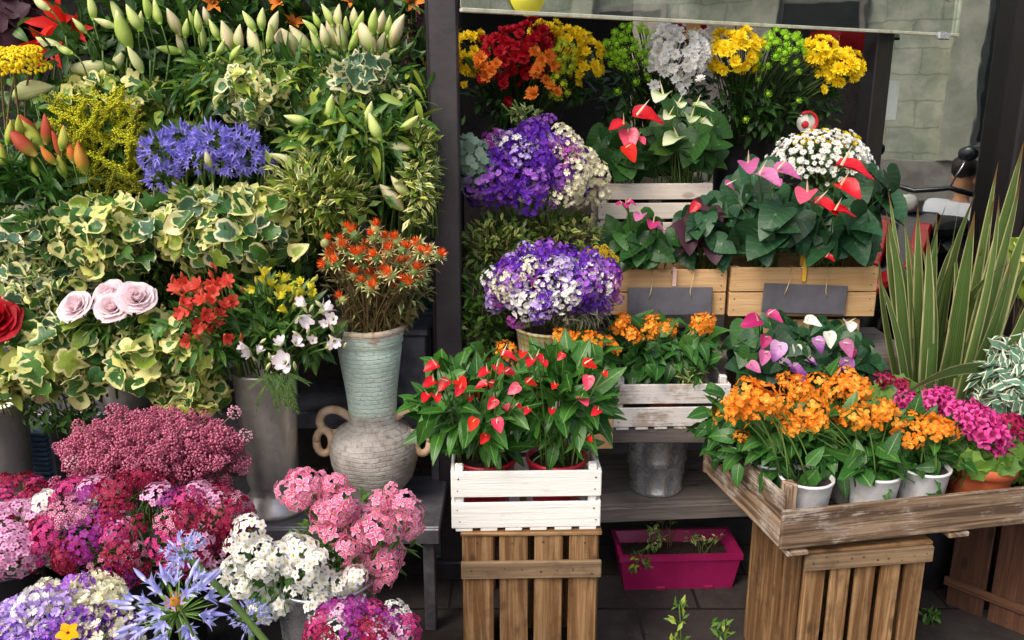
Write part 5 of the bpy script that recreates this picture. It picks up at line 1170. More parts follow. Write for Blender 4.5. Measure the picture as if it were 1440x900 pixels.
# foreground agapanthus
P = Plant('agapanthus_bunch', 'large pale blue agapanthus in the very foreground, bottom left', 'flowers', A(W(330, 900, 1.2)[0], 1.2, .48))
uf = [H('flower_head:big_agapanthus%d' % i, lambda: umbel(60, 20+i, .72, -.3, .42, .26, .22, .045), [LM['stemb2'], PM['blue2']]) for i in range(2)]
for (x, y, r, n_, Yp) in ((250, 862, 112, (-.15, -.55, .8), 1.12), (262, 780, 52, (-.75, -.1, .7), 1.2), (352, 868, 40, (.2, -.5, .8), 1.25)):
    q = W(x, y, Yp); P.head(uf[int(r > 60)], q, zframes(A(*n_))[0], r*S(x, y, Yp)*.88)
P.mb('stems').bez(W(395, 930, 1.16), W(330, 845, 1.17), W(264, 782, 1.2), .0055, LM['stem'], 8, 8); P.stems([W(250, 865, 1.12), W(352, 870, 1.25)], .0055, seg=8); P.done()
q = W(247, 846, 1.04); P = Plant('orange_bead_flower', 'small orange button flower in the middle of the big agapanthus', 'flowers', q+A(0, .03, -.15)); P.head(H('flower_head:bead', lambda: santini(5), [PM['berry'], PM['berry']]), q, zframes(A(0, -.7, .6))[0], .026); P.stems([q], .002); P.done()
# mixed statice bottom left
def stat(label, c, r, n, cols, size, base, leafm='olive', nl=120, name='statice_bunch', lo=-.5, back=.3, sortx=None, grp='mixed statice bunches'):
    P = Plant(name, label, 'flowers', base, grp)
    ms = {k: [H('flower_cluster:st%s%d' % (k, j), lambda: cluster(merge([(CUP, np.eye(4), 0)]), 13, 1., .62, .75, 60+j, -.1), [PM[k]]) for j in range(2)] for k in set(cols)}
    pts, nn = dome(c, r, n, lo, back, .14); pts = c+(pts-c)*(1+np.abs(rng.normal(0, .11, (len(pts), 1)))-.04); R = zframes(nn)
    cc = c+nrmz(rng.normal(size=(22, 3)))*r; ck = [cols[i % len(cols)] for i in range(22)]; rng.shuffle(ck)
    near = lambda p: ck[int(np.argmin(((cc-p)**2).sum(1)))] if rng.random() < .35 else cols[int(rng.integers(len(cols)))]
    for i in range(len(pts)):
        k = near(pts[i])
        if sortx and (pts[i][0]-c[0])/r[0] > sortx[0]+rng.normal(0, .22): k = sortx[1]
        P.head(ms.get(k, ms[cols[0]])[int(rng.integers(2))], pts[i], R[i], size*(1+rng.normal(0, .18)), 'flower_cluster')
    m_ = P.mb('florets'); q, n2 = dome(c, r*.95, n*2, lo, back, .15)
    kk = np.array([cols.index(near(p)) for p in q])
    for j, k in enumerate(cols): m_.inst(ms and cluster(CUP, 6, .8, .8, .7, 9, 0), q[kk == j], zframes(n2[kk == j]), size*.62, PM[k])
    P.stems(pts[::2], .0018, 'stem', base=base); P.cloud(NARROW+SMALL, c+A(0, .01, -.02), r*.88, nl, (.03, .055), leafm, 'out', up=.2); return P.done()
c, r = E(90, 880, 1.33, 85, 45, .09); stat('white, violet and lilac statice with yellow specks at the bottom left', c, r, 40, ['cream', 'white', 'purple', 'violet', 'lilac'], .026, A(c[0], 1.35, .5), 'mid')
q = W(95, 890, 1.24); P = Plant('yellow_flower', 'dark marked yellow pansy like flower at the bottom left corner', 'flowers', q+A(0, .03, -.15)); P.head(H('flower_head:pansy', lambda: FLOR5, [PM['gold'], PM['crimson']]), q, zframes(A(.3, -.5, .8))[0], .036); P.stems([q], .002); P.done()
for (x, y, lab, k) in ((135, 838, 'cream white stock cluster left of the big agapanthus', 'cream'), (115, 852, 'white stock cluster above the bottom left statice', 'white')):
    c, r = E(x, y, 1.4, 30, 22, .05); stat(lab, c, r, 14, [k], .022, c+A(0, .02, -.2), 'mid', 30, name='stock_bunch', grp=None)
# ------------------------------------------------------------------ chrysanthemums at the back right
MUMS = {}
for k in ('yellow', 'crimson', 'orange', 'white'): MUMS[k] = [H('flower_head:mum%s%d' % (k, j), lambda: mum(j+3), [PM[k], PM['lime' if k in ('white', 'yellow') else 'gold' if k == 'orange' else 'crimson']]) for j in range(2)]
MUMS['green'] = [H('flower_head:santini%d' % j, lambda: santini(j), [PM['santini']]) for j in range(2)]
MUMS['lime'] = [H('flower_head:lsantini%d' % j, lambda: santini(j), [PM['lime']]) for j in range(2)]
def mums(label, kind, areas, size, base, Y, leafc=None, nl=120, extra=(), lm='dark'):
    """areas: (px, py, rx, ry, count)"""
    P = Plant('chrysanthemum_bunch', label, 'flowers', base, 'chrysanthemums in the shop opening'); allp = []
    for (x, y, rx, ry, n) in areas:
        c, r = E(x, y, Y, rx, ry, .08); pts, nn = dome(c, r, n, -.75, .1, .15); P.heads(MUMS[kind], pts, nn, size*1.2); allp.append(pts)
    if len(extra):
        pts = px3(extra, Y-.03, .02); P.heads(MUMS[kind], pts, nrmz(A(0, -.9, .3)+rng.normal(0, .25, (len(pts), 3))), size*1.12); allp.append(pts)
    P.stems(np.concatenate(allp), .0022, 'stemd')
    if leafc: P.cloud(OVATE+SMALL, *leafc, nl, (.035, .07), lm, 'out', up=.2)
    return P.done()
bA, bB, bC = A(W(735, 190, 3.3)[0], 3.34, 1.4), A(W(925, 190, 3.3)[0], 3.34, 1.4), A(W(1045, 195, 3.3)[0], 3.34, 1.41)
mums('yellow chrysanthemums squeezed between post and crimson ones', 'yellow', [(662, 76, 20, 32, 26)], .032, bA, 3.14, extra=[(653, 120), (600, 92), (599, 100)])
mums('crimson chrysanthemums in the middle of the left bunch', 'crimson', [(705, 85, 30, 36, 28), (740, 72, 38, 38, 40)], .034, bA, 3.1, E(720, 140, 3.2, 60, 45, .1), 160, extra=[(708, 118), (712, 146), (706, 112), (715, 140)])
mums('orange chrysanthemums below and right of the crimson ones', 'orange', [], .036, bA, 3.0, extra=[(676, 82), (682, 95), (690, 100), (698, 90), (684, 108), (672, 90), (752, 74), (762, 84), (756, 98), (770, 78), (778, 90), (784, 96), (768, 112), (775, 122), (750, 132), (783, 130), (760, 92), (752, 106)])
mums('yellow chrysanthemums sweeping right behind the crimson ones', 'yellow', [(770, 50, 22, 18, 18), (800, 62, 28, 24, 26), (826, 86, 20, 32, 26)], .03, bA, 3.16, E(810, 110, 3.22, 35, 40, .08), 90)
mums('lime green button chrysanthemums between orange and yellow', 'lime', [(792, 80, 14, 22, 16), (786, 115, 12, 26, 12)], .026, bA, 3.04)
mums('green button chrysanthemums left of the white ones', 'green', [(888, 68, 34, 30, 46)], .025, bB, 3.12, E(885, 130, 3.2, 42, 50, .09), 150, extra=[(850, 62), (852, 60), (868, 128), (893, 115), (888, 98), (912, 112), (910, 104), (862, 82), (876, 92), (900, 90), (905, 72)])
mums('white chrysanthemums with drooping centre near the glass edge', 'white', [(955, 72, 42, 34, 62)], .032, bB, 3.08, E(950, 130, 3.18, 45, 40, .08), 90, extra=[(958, 108), (965, 115), (955, 122), (960, 130), (950, 112), (985, 112), (915, 96), (918, 84), (935, 102), (972, 100), (920, 120)])
mums('yellow chrysanthemums right beside the white ones', 'yellow', [(1030, 72, 34, 30, 48)], .034, bC, 3.1, E(1020, 130, 3.2, 45, 45, .08), 110)
mums('green button chrysanthemums between the two yellow clumps', 'green', [(1092, 74, 38, 26, 44)], .024, bC, 3.14, E(1090, 140, 3.22, 60, 55, .1), 240, extra=[(1066, 112), (1080, 132), (1122, 142), (1048, 168), (1072, 98), (1105, 98)])
mums('yellow chrysanthemums at the right end by the stone pillar', 'yellow', [(1152, 74, 18, 20, 22), (1180, 96, 28, 24, 34)], .034, bC, 3.14, E(1150, 140, 3.22, 35, 40, .08), 90, extra=[(1157, 126), (1143, 90), (1138, 66)])
# ------------------------------------------------------------------ statice and white mound, right side
c, r = E(748, 246, 2.84, 80, 58, .15); stat('purple and white statice mound beside the post, upper one', c, r, 95, ['purple', 'violet', 'lilac', 'purple', 'white', 'violet', 'plum', 'purple', 'cream'], .032, c+A(0, .1, -.28), 'mid', 90, sortx=(.55, 'cream'))
c, r = E(776, 402, 2.56, 80, 48, .14); stat('purple and white statice mound over the checked pot, lower one', c, r, 90, ['purple', 'violet', 'lilac', 'purple', 'white', 'plum', 'violet', 'cream', 'purple'], .028, c+A(0, .06, -.14), 'grey', 60)
pot('black_bucket', 'black bucket in shade under the upper purple and white statice', 'bucket', (W(748, 300, 2.94)[0], 2.95, .754), cup(.085, .11, .3), M_BLACK)
P = Plant('lavender_foliage', 'grey feathery foliage drooping right of the lower statice', 'foliage', W(800, 450, 2.55)); P.cloud(NARROW, *E(812, 432, 2.5, 46, 32, .08), 420, (.03, .06), 'grey', 'out', up=.1); pts, _ = dome(*E(812, 432, 2.5, 38, 26), 20); P.stems(pts, .0015, 'stemb'); P.done()
P = Plant('eucalyptus_sprig', 'pale grey green eucalyptus sprigs crossing the post', 'foliage', A(W(735, 300, 2.94)[0], 2.94, 1.05)); P.cloud(ROUNDL, *E(662, 225, 2.72, 32, 34, .06), 110, (.022, .04), 'euc', 'face', up=.1); pts, _ = dome(*E(662, 225, 2.72, 28, 28), 9); P.stems(pts, .002); P.done()
P = Plant('tied_stems', 'bundle of pale green stems above the upper statice', 'foliage', W(735, 200, 2.96))
for k in range(12): P.mb('stems').bez(W(735+rng.normal(0, 8), 190, 2.92), W(738+rng.normal(0, 10), 165, 2.9), W(738+rng.normal(0, 16), 152+rng.normal(0, 5), 2.9), .0035, LM['stem'])
P.cloud(SMALL, *E(738, 160, 2.9, 24, 10, .04), 24, (.03, .05), 'pitto', 'out'); P.done()
pgm = A(W(777, 470, 2.56)[0], 2.58, .606); s = S(777, 470, 2.56)
@cached
def ginghammat(name):
    m, nt, out = newmat(name); q = N(nt); t, e = q.uv(); sp = q.n('ShaderNodeSeparateXYZ'); q.l(q.coord('Object'), sp.inputs[0])
    a = q.math('GREATER_THAN', q.math('SINE', q.math('MULTIPLY', t, 2*PI*34)), 0); b = q.math('GREATER_THAN', q.math('SINE', q.math('MULTIPLY', sp.outputs[2], 2*PI/.018)), 0)
    ck = q.math('MULTIPLY', q.math('ADD', a, b), .5); ck = q.math('MULTIPLY', ck, q.math('GREATER_THAN', sp.outputs[2], .225))
    q.l(q.prin(q.mix(ck, hx('#d8d2bc'), hx('#c8b42c')), .8, spec=.2, normal=q.bump(q.noise(q.coord(), 200, 2), .2, .003)), out.inputs[0]); return m
pot('checked_pot', 'cream pot with yellow checked rim under the lower statice', 'pot', pgm, cup(36*s, 51*s, .285), ginghammat('yellow_gingham'), None, (.1, .26))
def bush(label, base, blobs, mats, size, tp=SMALL, name='bush', potm=None, cat='plant', mode='out', up=.4, prof=None, grp=None):
    P = Plant(name, label, cat, base, grp)
    for (c, r, n) in blobs:
        P.cloud(tp, c, r, n, size, mats, mode, up=up, fill=.2); pts, _ = dome(c, r*.8, max(6, n//25), -.6); P.stems(pts, .0018, 'stemb', spread=.2)
    if potm: m = MB(base); m.lathe(prof, potm, A(*base)-A(0, 0, prof[-2][1] if False else 0), 40); m.obj('pot', P.root); m = MB(base); m.lathe([(0, .9*prof[5][1]), (prof[5][0]*.8, .9*prof[5][1]), (prof[5][0]*.8, .88*prof[5][1])], M_SOIL, base, 24); m.obj('soil', P.root)
    return P.done()
bush('dark box like bush filling the gap under the upper statice', A(W(735, 430, 2.9)[0], 2.92, .76), [(*E(700, 350, 2.74, 58, 46, .1), 800), (*E(790, 335, 2.82, 60, 38, .1), 600)], ['boxv', 'boxv', 'box'], (.025, .046), name='box_bush', potm=M_BLACK, prof=cup(.06, .085, .13))
bush('glossy green bush in a terracotta pot beside the post', A(W(672, 500, 2.72)[0], 2.74, .606), [(*E(684, 435, 2.64, 38, 62, .09), 480)], ['mid', 'box'], (.03, .05), name='evergreen_bush', potm=M_TERRA, prof=cup(.055, .075, .15))
# craspedia
P = Plant('craspedia_bunch', 'small bunch of yellow ball flowers beside the left anthurium', 'flowers', W(850, 400, 2.84)); bl = H('flower_head:craspedia', lambda: cluster(BALL0, 90, 1., .13, 1., 2, -.9), [PM['craspedia']])
pts = px3([(828, 355), (838, 352), (850, 350), (858, 358), (843, 362), (833, 363), (852, 365), (865, 365), (848, 357)], 2.66, .015); P.heads([bl], pts, nrmz(A(0, -.5, .8)+rng.normal(0, .2, (9, 3))), .013, jit=.08); P.stems(pts, .0012); P.done()
# white daisies in pot
P = Plant('daisy_mound', 'round mound of small white button daisies behind red anthurium', 'flowers', W(1150, 262, 3.05)); dm = [H('flower_head:wdaisy%d' % j, lambda: daisy(j), [PM['white'], PM['centre']]) for j in range(2)]
c, r = E(1152, 232, 3.0, 68, 46, .13); pts, nn = dome(c, r, 98, -.25, .4, .06); P.heads(dm, pts, nn, .024, jit=.12); q, n2 = dome(c, r*.985, 150, -.25, .3, .12); P.mb('florets').inst(daisy(4, 10), q, zframes(n2), .018, [PM['white'], PM['centre']]); P.stems(pts[::4], .0015); P.cloud(SMALL, c+A(0, 0, -.03), r*.86, 260, (.02, .04), 'mid', 'out'); pz_ = W(1150, 262, 3.05); P.mb('pot').lathe(cup(.07, .09, pz_[2]-1.105), M_BLACK, A(pz_[0], 3.09, 1.105), 36); P.done()
P = Plant('daisy_mound', 'small mound of yellow daisies just behind the white ones', 'flowers', W(1165, 235, 3.14)); ym = [H('flower_head:ydaisy', lambda: daisy(2), [PM['yellow'], PM['gold']])]
c, r = E(1162, 200, 3.12, 44, 16, .08); pts, nn = dome(c, r, 34, -.3, .4, .06); P.heads(ym, pts, nn, .024); P.stems(pts[::3], .0015); P.cloud(SMALL, c+A(0, 0, -.02), r*.8, 60, (.02, .04), 'mid', 'out'); P.mb('pot').lathe(cup(.05, .06, .22), M_BLACK, A(c[0], 3.22, 1.105), 32); P.done()
# red and white round sign
q = W(1134, 172, 3.16); t = thing('round_sign', 'small round white sign with red ring above the daisies', 'sign', q+A(0, 0, -.12))
m = MB(); m.lathe([(0, 0), (.036, 0), (.036, .004), (0, .004)], M_PAPER, (0, 0, 0), 36); o = m.obj('disc', t, None, (0, 0, .12)); o.rotation_euler[0] = PI/2
m = MB(); m.tube([(.036*math.cos(a), -.006, .12+.036*math.sin(a)) for a in np.linspace(-.9, 2.2, 24)], .006, M_REDPAINT, 7); m.obj('ring', t); m = MB(); m.add(BALL2, M_REDPAINT, mat4(np.diag([1, .3, 1]), (-.006, -.006, .112), .014)); m.obj('dot', t); m = MB(); m.tube([(0, 0, -.16), (0, 0, 0), (0, 0, .085)], .003, M_PAPER, 6); m.obj('stick', t)
# ------------------------------------------------------------------ anthuriums
WLANCE = [leaf(w_, 6, 3, 'lance', .3, c, .02) for w_, c in ((.36, .4), (.42, .8), (.3, 1.3), (.4, .1))]
def anth(label, base, blooms, Y, leafsets, lmat, potprof=None, potmat=None, grp='anthuriums', name='anthurium', ltp=HEART, soil=None, extra=None, sp='spadix', spl=.66, bsc=.96, mode='hang', petr=.0022):
    """blooms: (px, py, size px, petal material, nx, up)"""
    P = Plant(name, label, 'plant', base, grp); spm = H('spadix:'+sp, lambda: SPADIX, [PM[sp]])
    for (x, y, L, pm, nx, nz) in blooms:
        Yb = Y+rng.normal(0, .03); q = W(x, y, Yb); l = L*S(x, y, Yb)*bsc; flat = nz >= .5; n_ = nrmz(A(nx*.5+rng.normal(0, .15), rng.uniform(-.75, -.25), 1.) if flat else A(nx*.5, -.75, .55)); d = nrmz(A(nx*1.4+rng.normal(0, .45), rng.uniform(-.9, .1), -.1) if flat else A(nx+rng.normal(0, .3), -.4, -.5))
        me = H('spathe:'+pm, lambda: SPATHE, [PM[pm]]); R = frames(d, n_); o = P.head(me, q-d*l*.35, R, l, 'spathe')
        s2 = bpy.data.objects.new('spadix', spm); COL.objects.link(s2); s2.parent = o; s2.location = (0, .12, .01); s2.rotation_euler = (rng.uniform(.9, 1.3), 0, rng.normal(0, .2)); s2.scale = (spl,)*3
        P.stems([q-d*l*.3], .002, 'stem', spread=.3)
    for (c, r, n, size, tp, up) in leafsets:
        pos, dr = P.cloud(tp, c, r, n, size, lmat, mode, up=up, fill=.55, jit=.4, lo=-.6)
        if n < 90: P.stems(pos[::2], petr, 'stem', spread=.15, part='petioles')
    if potprof:
        m = MB(base); m.lathe(potprof, potmat, base-A(0, 0, potprof[-3][1]), 44); m.obj('pot', P.root)
        m = MB(base); m.lathe([(0, 0), (potprof[5][0]*.93, 0), (potprof[5][0]*.93, -.004)], M_SOIL, base-A(0, 0, .012), 28); m.obj('soil', P.root)
    return P.done()
RB1 = [(609,515,30,'scarlet',-.3,1),(606,537,28,'scarlet',-.4,1),(626,539,28,'scarlet',.2,.9),(647,537,30,'red',.1,.7),(646,548,24,'sred',.1,.9),(600,557,26,'scarlet',-.4,.9),(614,558,22,'scarlet',.2,.9),(682,523,26,'scarlet',-.3,1),(700,517,28,'scarlet',.1,1),(715,523,22,'sred',.3,.9),(680,541,26,'scarlet',-.2,1),(692,540,18,'sred',.3,.9),(725,546,26,'spink',.05,.3),(694,566,24,'sred',0,.4),(713,573,20,'spink',.2,1),(666,594,26,'red',-.1,.3),(700,595,28,'spink',0,.3),(682,615,22,'red',.1,.4),(712,500,34,'scarlet',.1,1),(660,560,20,'sred',0,.8),(728,571,18,'sred',.3,.8)]
RB2 = [(747,507,28,'scarlet',-.3,1),(757,502,24,'sred',.3,.9),(765,510,20,'scarlet',.3,.8),(745,538,24,'red',.4,.9),(827,535,28,'spink',.1,.4),(820,561,28,'spink',0,.7),(776,577,18,'sred',-.2,.8),(839,578,22,'scarlet',.4,.8),(827,616,18,'red',.3,.6),(827,512,28,'red',.1,1),(742,577,18,'sred',-.3,.8),(780,542,18,'red',0,.8),(735,497,20,'red',-.2,1),(790,500,18,'scarlet',.1,.9),(850,525,16,'red',.4,.9)]
pA, pB = A(W(683, 655, 2.1)[0], 2.12, .655), A(W(783, 655, 2.1)[0], 2.12, .655)
prp = [(0, 0), (.06, 0), (.062, .004), (.07, .07), (.079, .13), (.083, .132), (.083, .142), (.076, .142), (.07, .1), (0, .09)]
anth('red anthurium with narrow leaves, left one in the white crate', pA, RB1, 1.95, [(*E(664, 570, 2.1, 78, 58, .13), 95, (.08, .135), WLANCE, .35), (*E(680, 618, 2.1, 62, 22, .09), 30, (.06, .1), WLANCE, .0), (*E(665, 540, 2.16, 64, 44, .1), 26, (.09, .13), OVATE, .9)], 'anthr', prp, M_REDP, 'red anthuriums in the white crate', spl=.85, bsc=.74, mode='mix')
anth('red anthurium with narrow leaves, right one in the white crate', pB, RB2, 1.95, [(*E(785, 560, 2.1, 64, 60, .13), 95, (.08, .135), WLANCE, .4), (*E(790, 615, 2.1, 54, 22, .09), 26, (.06, .1), WLANCE, .0), (*E(800, 530, 2.15, 56, 42, .1), 28, (.09, .135), OVATE, .9)], 'anthr', prp, M_REDP, 'red anthuriums in the white crate', spl=.85, bsc=.74, mode='mix')
anth('anthurium with raised red blooms in the bleached crate', A(W(885, 285, 3.05)[0], 3.07, 1.25), [(872, 175, 30, 'scarlet', -.5, .9), (906, 163, 46, 'scarlet', .4, 1), (884, 192, 34, 'spink', -.1, .4), (884, 212, 28, 'red', .1, .3), (900, 196, 20, 'spink', .4, .6)], 2.87, [(*E(878, 216, 3.02, 46, 32, .12), 36, (.075, .12), HEART, -.1)], 'anth', cup(.055, .075, .12), M_BLACK)
anth('anthurium with pale cream green blooms in the bleached crate', A(W(960, 285, 3.05)[0], 3.07, 1.25), [(930, 134, 36, 'apale', -.2, .9), (985, 150, 30, 'apale', .4, .9), (948, 194, 36, 'apale', -.2, .6), (955, 145, 26, 'apale', .2, .8), (940, 162, 24, 'apale', .3, .7), (972, 165, 28, 'apale', .3, .8), (990, 172, 20, 'apale', .3, .9)], 2.89, [(*E(952, 208, 3.02, 58, 36, .13), 56, (.075, .12), HEART, -.1), (*E(965, 175, 3.06, 45, 25, .08), 26, (.06, .1), HEART, .4)], ['anth', 'anth', 'mid'], cup(.055, .075, .12), M_BLACK)
anth('small anthurium with magenta blooms in the left pine crate', A(W(900, 400, 2.9)[0], 2.9, .99), [(880, 287, 18, 'amag', 0, 1), (886, 285, 16, 'amag', .5, .8), (872, 286, 12, 'amag', -.5, .8), (900, 303, 24, 'apink', -.2, .8), (918, 314, 24, 'amag', .2, .9), (926, 320, 18, 'apink', .3, .8)], 2.68, [(*E(905, 344, 2.82, 46, 26, .12), 40, (.07, .11), HEART, -.1)], 'anth', cup(.055, .075, .12), M_BLACK)
anth('dark leaved anthurium filling the right of the left pine crate', A(W(985, 400, 2.9)[0], 2.9, .99), [(978, 290, 18, 'sred', .1, .8)], 2.8, [(*E(988, 330, 2.84, 36, 38, .12), 50, (.065, .1), HEART, -.1)], ['anthd', 'purple'], cup(.055, .075, .12), M_BLACK)
anth('anthurium with dusty pink blooms and huge leaves in the right pine crate', A(W(1075, 400, 2.9)[0], 2.9, .99), [(1053, 231, 36, 'apink', -.4, 1), (1076, 247, 42, 'apink', 0, .9), (1102, 240, 38, 'apink', .5, .9), (1026, 262, 24, 'apink', -.4, .5), (1090, 255, 24, 'apink', .2, .8)], 2.66, [(*E(1072, 315, 2.8, 58, 40, .14), 36, (.1, .155), HEART, -.05), (*E(1065, 290, 2.86, 50, 40, .1), 20, (.1, .15), HEART, .4)], 'anthd', cup(.06, .08, .12), M_BLACK)
anth('anthurium with glossy red blooms in the right pine crate', A(W(1165, 400, 2.9)[0], 2.9, .99), [(1195, 236, 54, 'scarlet', .1, 1), (1190, 263, 42, 'scarlet', .1, 1), (1133, 272, 38, 'spink', -.2, .5), (1155, 288, 44, 'scarlet', -.1, .8), (1182, 297, 34, 'scarlet', .6, .8), (1165, 362, 16, 'sred', 0, .6)], 2.64, [(*E(1170, 320, 2.82, 56, 38, .14), 36, (.095, .145), HEART, -.05), (*E(1225, 285, 2.84, 30, 35, .1), 10, (.11, .16), HEART, .2)], 'anthd', cup(.06, .08, .12), M_BLACK)
anth('lilac and white flowered anthurium below the right pine crate', A(W(1130, 560, 2.55)[0]-.03, 2.62, .745), [(1094, 490, 30, 'apurp', -.1, .4), (1118, 520, 28, 'apurp', .3, .5), (1105, 512, 26, 'apurp', .1, .8), (1190, 512, 28, 'apurp', 0, .3), (1150, 482, 24, 'apurp', .2, .4), (1190, 487, 26, 'apink', .1, .4), (1198, 494, 16, 'amag', .3, .4), (1140, 452, 24, 'awhite', 0, .5), (1166, 474, 24, 'awhite', .1, .4), (1194, 456, 26, 'awhite', .2, .8), (1060, 452, 30, 'amag', -.2, .8), (1086, 444, 26, 'amag', .2, 1), (1076, 478, 20, 'amag', .1, .4), (1058, 515, 22, 'apink', -.1, .5), (1138, 507, 18, 'apurp', .2, .6), (1125, 530, 24, 'apurp', .1, .4), (1075, 500, 22, 'apink', 0, .4), (1172, 520, 22, 'apurp', -.1, .4), (1120, 490, 18, 'awhite', .2, .4)], 2.43, [(*E(1085, 495, 2.58, 54, 40, .13), 66, (.06, .105), HEART, .0), (*E(1175, 502, 2.58, 54, 36, .13), 66, (.06, .105), HEART, .0)], ['anth', 'anthd', 'anthd'], cup(.07, .095, .14), M_BLACK)
# ------------------------------------------------------------------ crossandra
cf = leaf(.95, 3, 3, 'round', .05, .3, .04)
CFL = merge(ring(cf, 4, .25, .05, 0, .7, 0, 0, .2))
CR = [H('flower_head:crossandra%d' % j, lambda: cluster(CFL, 13, 1., .62, .55, 80+j, -.15, mats=2), [PM['cross'], PM['cross'], PM['cross2'], PM['cross2']]) for j in range(3)]
def cross(label, base, pts2, Y, leafc, nl, pm=None, prof=None, size=.0265, grp='orange crossandra pots', lsize=(.055, .1), lm='cros', name='crossandra', jy=.04):
    P = Plant(name, label, 'plant', base, grp); pts = px3(pts2, Y, jy); P.heads(CR, pts, nrmz(A(0, -.5, .85)+rng.normal(0, .2, (len(pts), 3))), size, jit=.16); P.stems(pts, .0022, 'stem')
    for lc in leafc: P.cloud(OVATE, *lc, int(nl*.9), lsize, lm, 'mix', up=.05, fill=.3); P.cloud(OVATE, lc[0]+A(0, .03, .05), lc[1], int(nl*.5), lsize, lm, 'out', up=.2, fill=.3)
    if prof:
        m = MB(base); m.lathe(prof, pm, base-A(0, 0, prof[-3][1]), 44); m.obj('pot', P.root); m = MB(base); m.lathe([(0, 0), (prof[5][0]*.92, 0), (prof[5][0]*.92, -.004)], M_SOIL, base-A(0, 0, .012), 28); m.obj('soil', P.root)
    return P.done()
wprof = cup(.05, .066, .135, .003, .003)
def tp(px, off, h=.135):
    lo_, hi_ = -.1, 1.4      # slide along the tray until the pot stands in that pixel column
    for _ in range(40):
        k_ = (lo_+hi_)/2; p_ = pc+u_*k_+v_*off; d_ = p_[1]*CT-(.52-CAMZ)*ST
        if 720+1200*p_[0]/d_ < px: lo_ = k_
        else: hi_ = k_
    return p_*A(1, 1, 0)+A(0, 0, .518+h)
cross('orange crossandra in a white pot behind the tray corner post', A(*tp(1128, .095)), [(1034, 572), (1052, 549), (1073, 555), (1061, 579), (1089, 576), (1043, 613), (1045, 560), (1080, 565), (1066, 560), (1038, 585)], 2.05, [E(1105, 640, 2.08, 75, 50, .12)], 110, M_WHITEP, wprof)
cross('tallest orange crossandra cluster at the back of the tray', A(*tp(1172, .26)), [(1107, 535), (1131, 549), (1150, 538), (1162, 573), (1159, 558), (1189, 527), (1195, 540), (1171, 546), (1195, 552), (1214, 555), (1180, 538), (1205, 545), (1120, 545)], 2.2, [E(1160, 600, 2.22, 65, 45, .11)], 110, M_WHITEP, wprof)
cross('orange crossandra in the middle white pot at the tray front', A(*tp(1222, .092)), [(1101, 567), (1137, 582), (1134, 598), (1104, 595), (1145, 575), (1115, 600), (1199, 589), (1226, 589), (1244, 576), (1250, 589), (1215, 586), (1237, 583), (1148, 592), (1185, 588)], 2.04, [E(1215, 635, 2.08, 72, 46, .12)], 120, M_WHITEP, wprof)
cross('orange crossandra in the white pot beside the terracotta pot', A(*tp(1290, .094)), [(1284, 592), (1278, 610), (1290, 616), (1324, 604), (1336, 613), (1312, 601), (1300, 596), (1330, 606)], 2.05, [E(1300, 645, 2.1, 58, 38, .11)], 110, M_WHITEP, wprof)
cross('leafy crossandra in a white pot near the tray left end', A(*tp(1048, .33)), [(1030, 575), (1022, 585)], 2.24, [E(1030, 610, 2.25, 45, 40, .1)], 80, M_WHITEP, wprof)
cross('orange crossandra in the whitewashed crate above the bucket', A(W(935, 530, 2.6)[0], 2.6, .735), [(876, 455), (868, 462), (884, 467), (890, 473), (917, 460), (914, 468), (940, 462), (985, 452), (995, 450), (980, 462), (990, 460), (877, 448), (921, 455)], 2.5, [E(935, 502, 2.56, 76, 34, .12)], 190, M_TERRA, cup(.06, .08, .11), .024)
cross('orange crossandra peeping behind the right red anthurium', A(W(820, 540, 2.4)[0], 2.58, .72), [(785, 472), (795, 478), (812, 482), (825, 488), (832, 482), (848, 494), (852, 488), (805, 485), (820, 478), (710, 492), (733, 510)], 2.38, [E(820, 510, 2.42, 45, 30, .08)], 60, M_TERRA, cup(.06, .08, .11), .026)
P = Plant('succulent', 'pale rosette succulent in the front of the whitewashed crate', 'plant', W(970, 535, 2.49)); P.cloud(NARROW, *E(970, 524, 2.5, 24, 14, .05), 70, (.04, .07), 'pitto', 'out', up=.6); P.mb('rosette').add(merge(ring(leaf(.35, 2, 3, 'lance', .3, -.3), 12, .5, 0, 0, .07)), LM['pitto'], mat4(None, W(970, 528, 2.48)-W(970, 535, 2.49))); P.done()
# white pots showing at the back of the tray
for (px, py, lab) in ((1195, .19, 'white pot half hidden behind the middle tray pots'), (1078, .22, 'white pot half hidden at the tray left end')):
    q = tp(px, py); pot('white_pot', lab, 'pot', q-A(0, 0, .135), wprof, M_WHITEP, None, (.06, .1))
# ------------------------------------------------------------------ pelargoniums
pf5 = leaf(.85, 3, 3, 'round', .1, .35, .05)
PFL = merge(ring(pf5, 5, .3, .05, 0, .62, 0, 0, .12)+[(BALL, mat4(None, (0, 0, .02), .06), 1)])
def pelar(label, base, pts2, Y, petal, leafc, nl, prof=None, pm=None, size=.03):
    P = Plant('pelargonium', label, 'plant', base, 'pink pelargoniums in the tray'); ms = [H('flower_head:%s%d' % (petal, j), lambda: cluster(PFL, 9, .85, .75, .5, 90+j, .05), [PM[petal], PM['mag2']]) for j in range(2)]
    pts = px3(pts2, Y, .03); P.heads(ms, pts, nrmz(A(0, -.65, .7)+rng.normal(0, .2, (len(pts), 3))), size, jit=.15); P.stems(pts, .0025)
    P.cloud(ROUNDL, *leafc, nl, (.035, .06), ['pel', 'pel', 'mid'], 'face', up=.1)
    if prof: m = MB(base); m.lathe(prof, pm, base-A(0, 0, prof[-3][1]), 44); m.obj('pot', P.root); m = MB(base); m.lathe([(0, 0), (prof[5][0]*.92, 0), (prof[5][0]*.92, -.004)], M_SOIL, base-A(0, 0, .012), 28); m.obj('soil', P.root)
    return P.done()
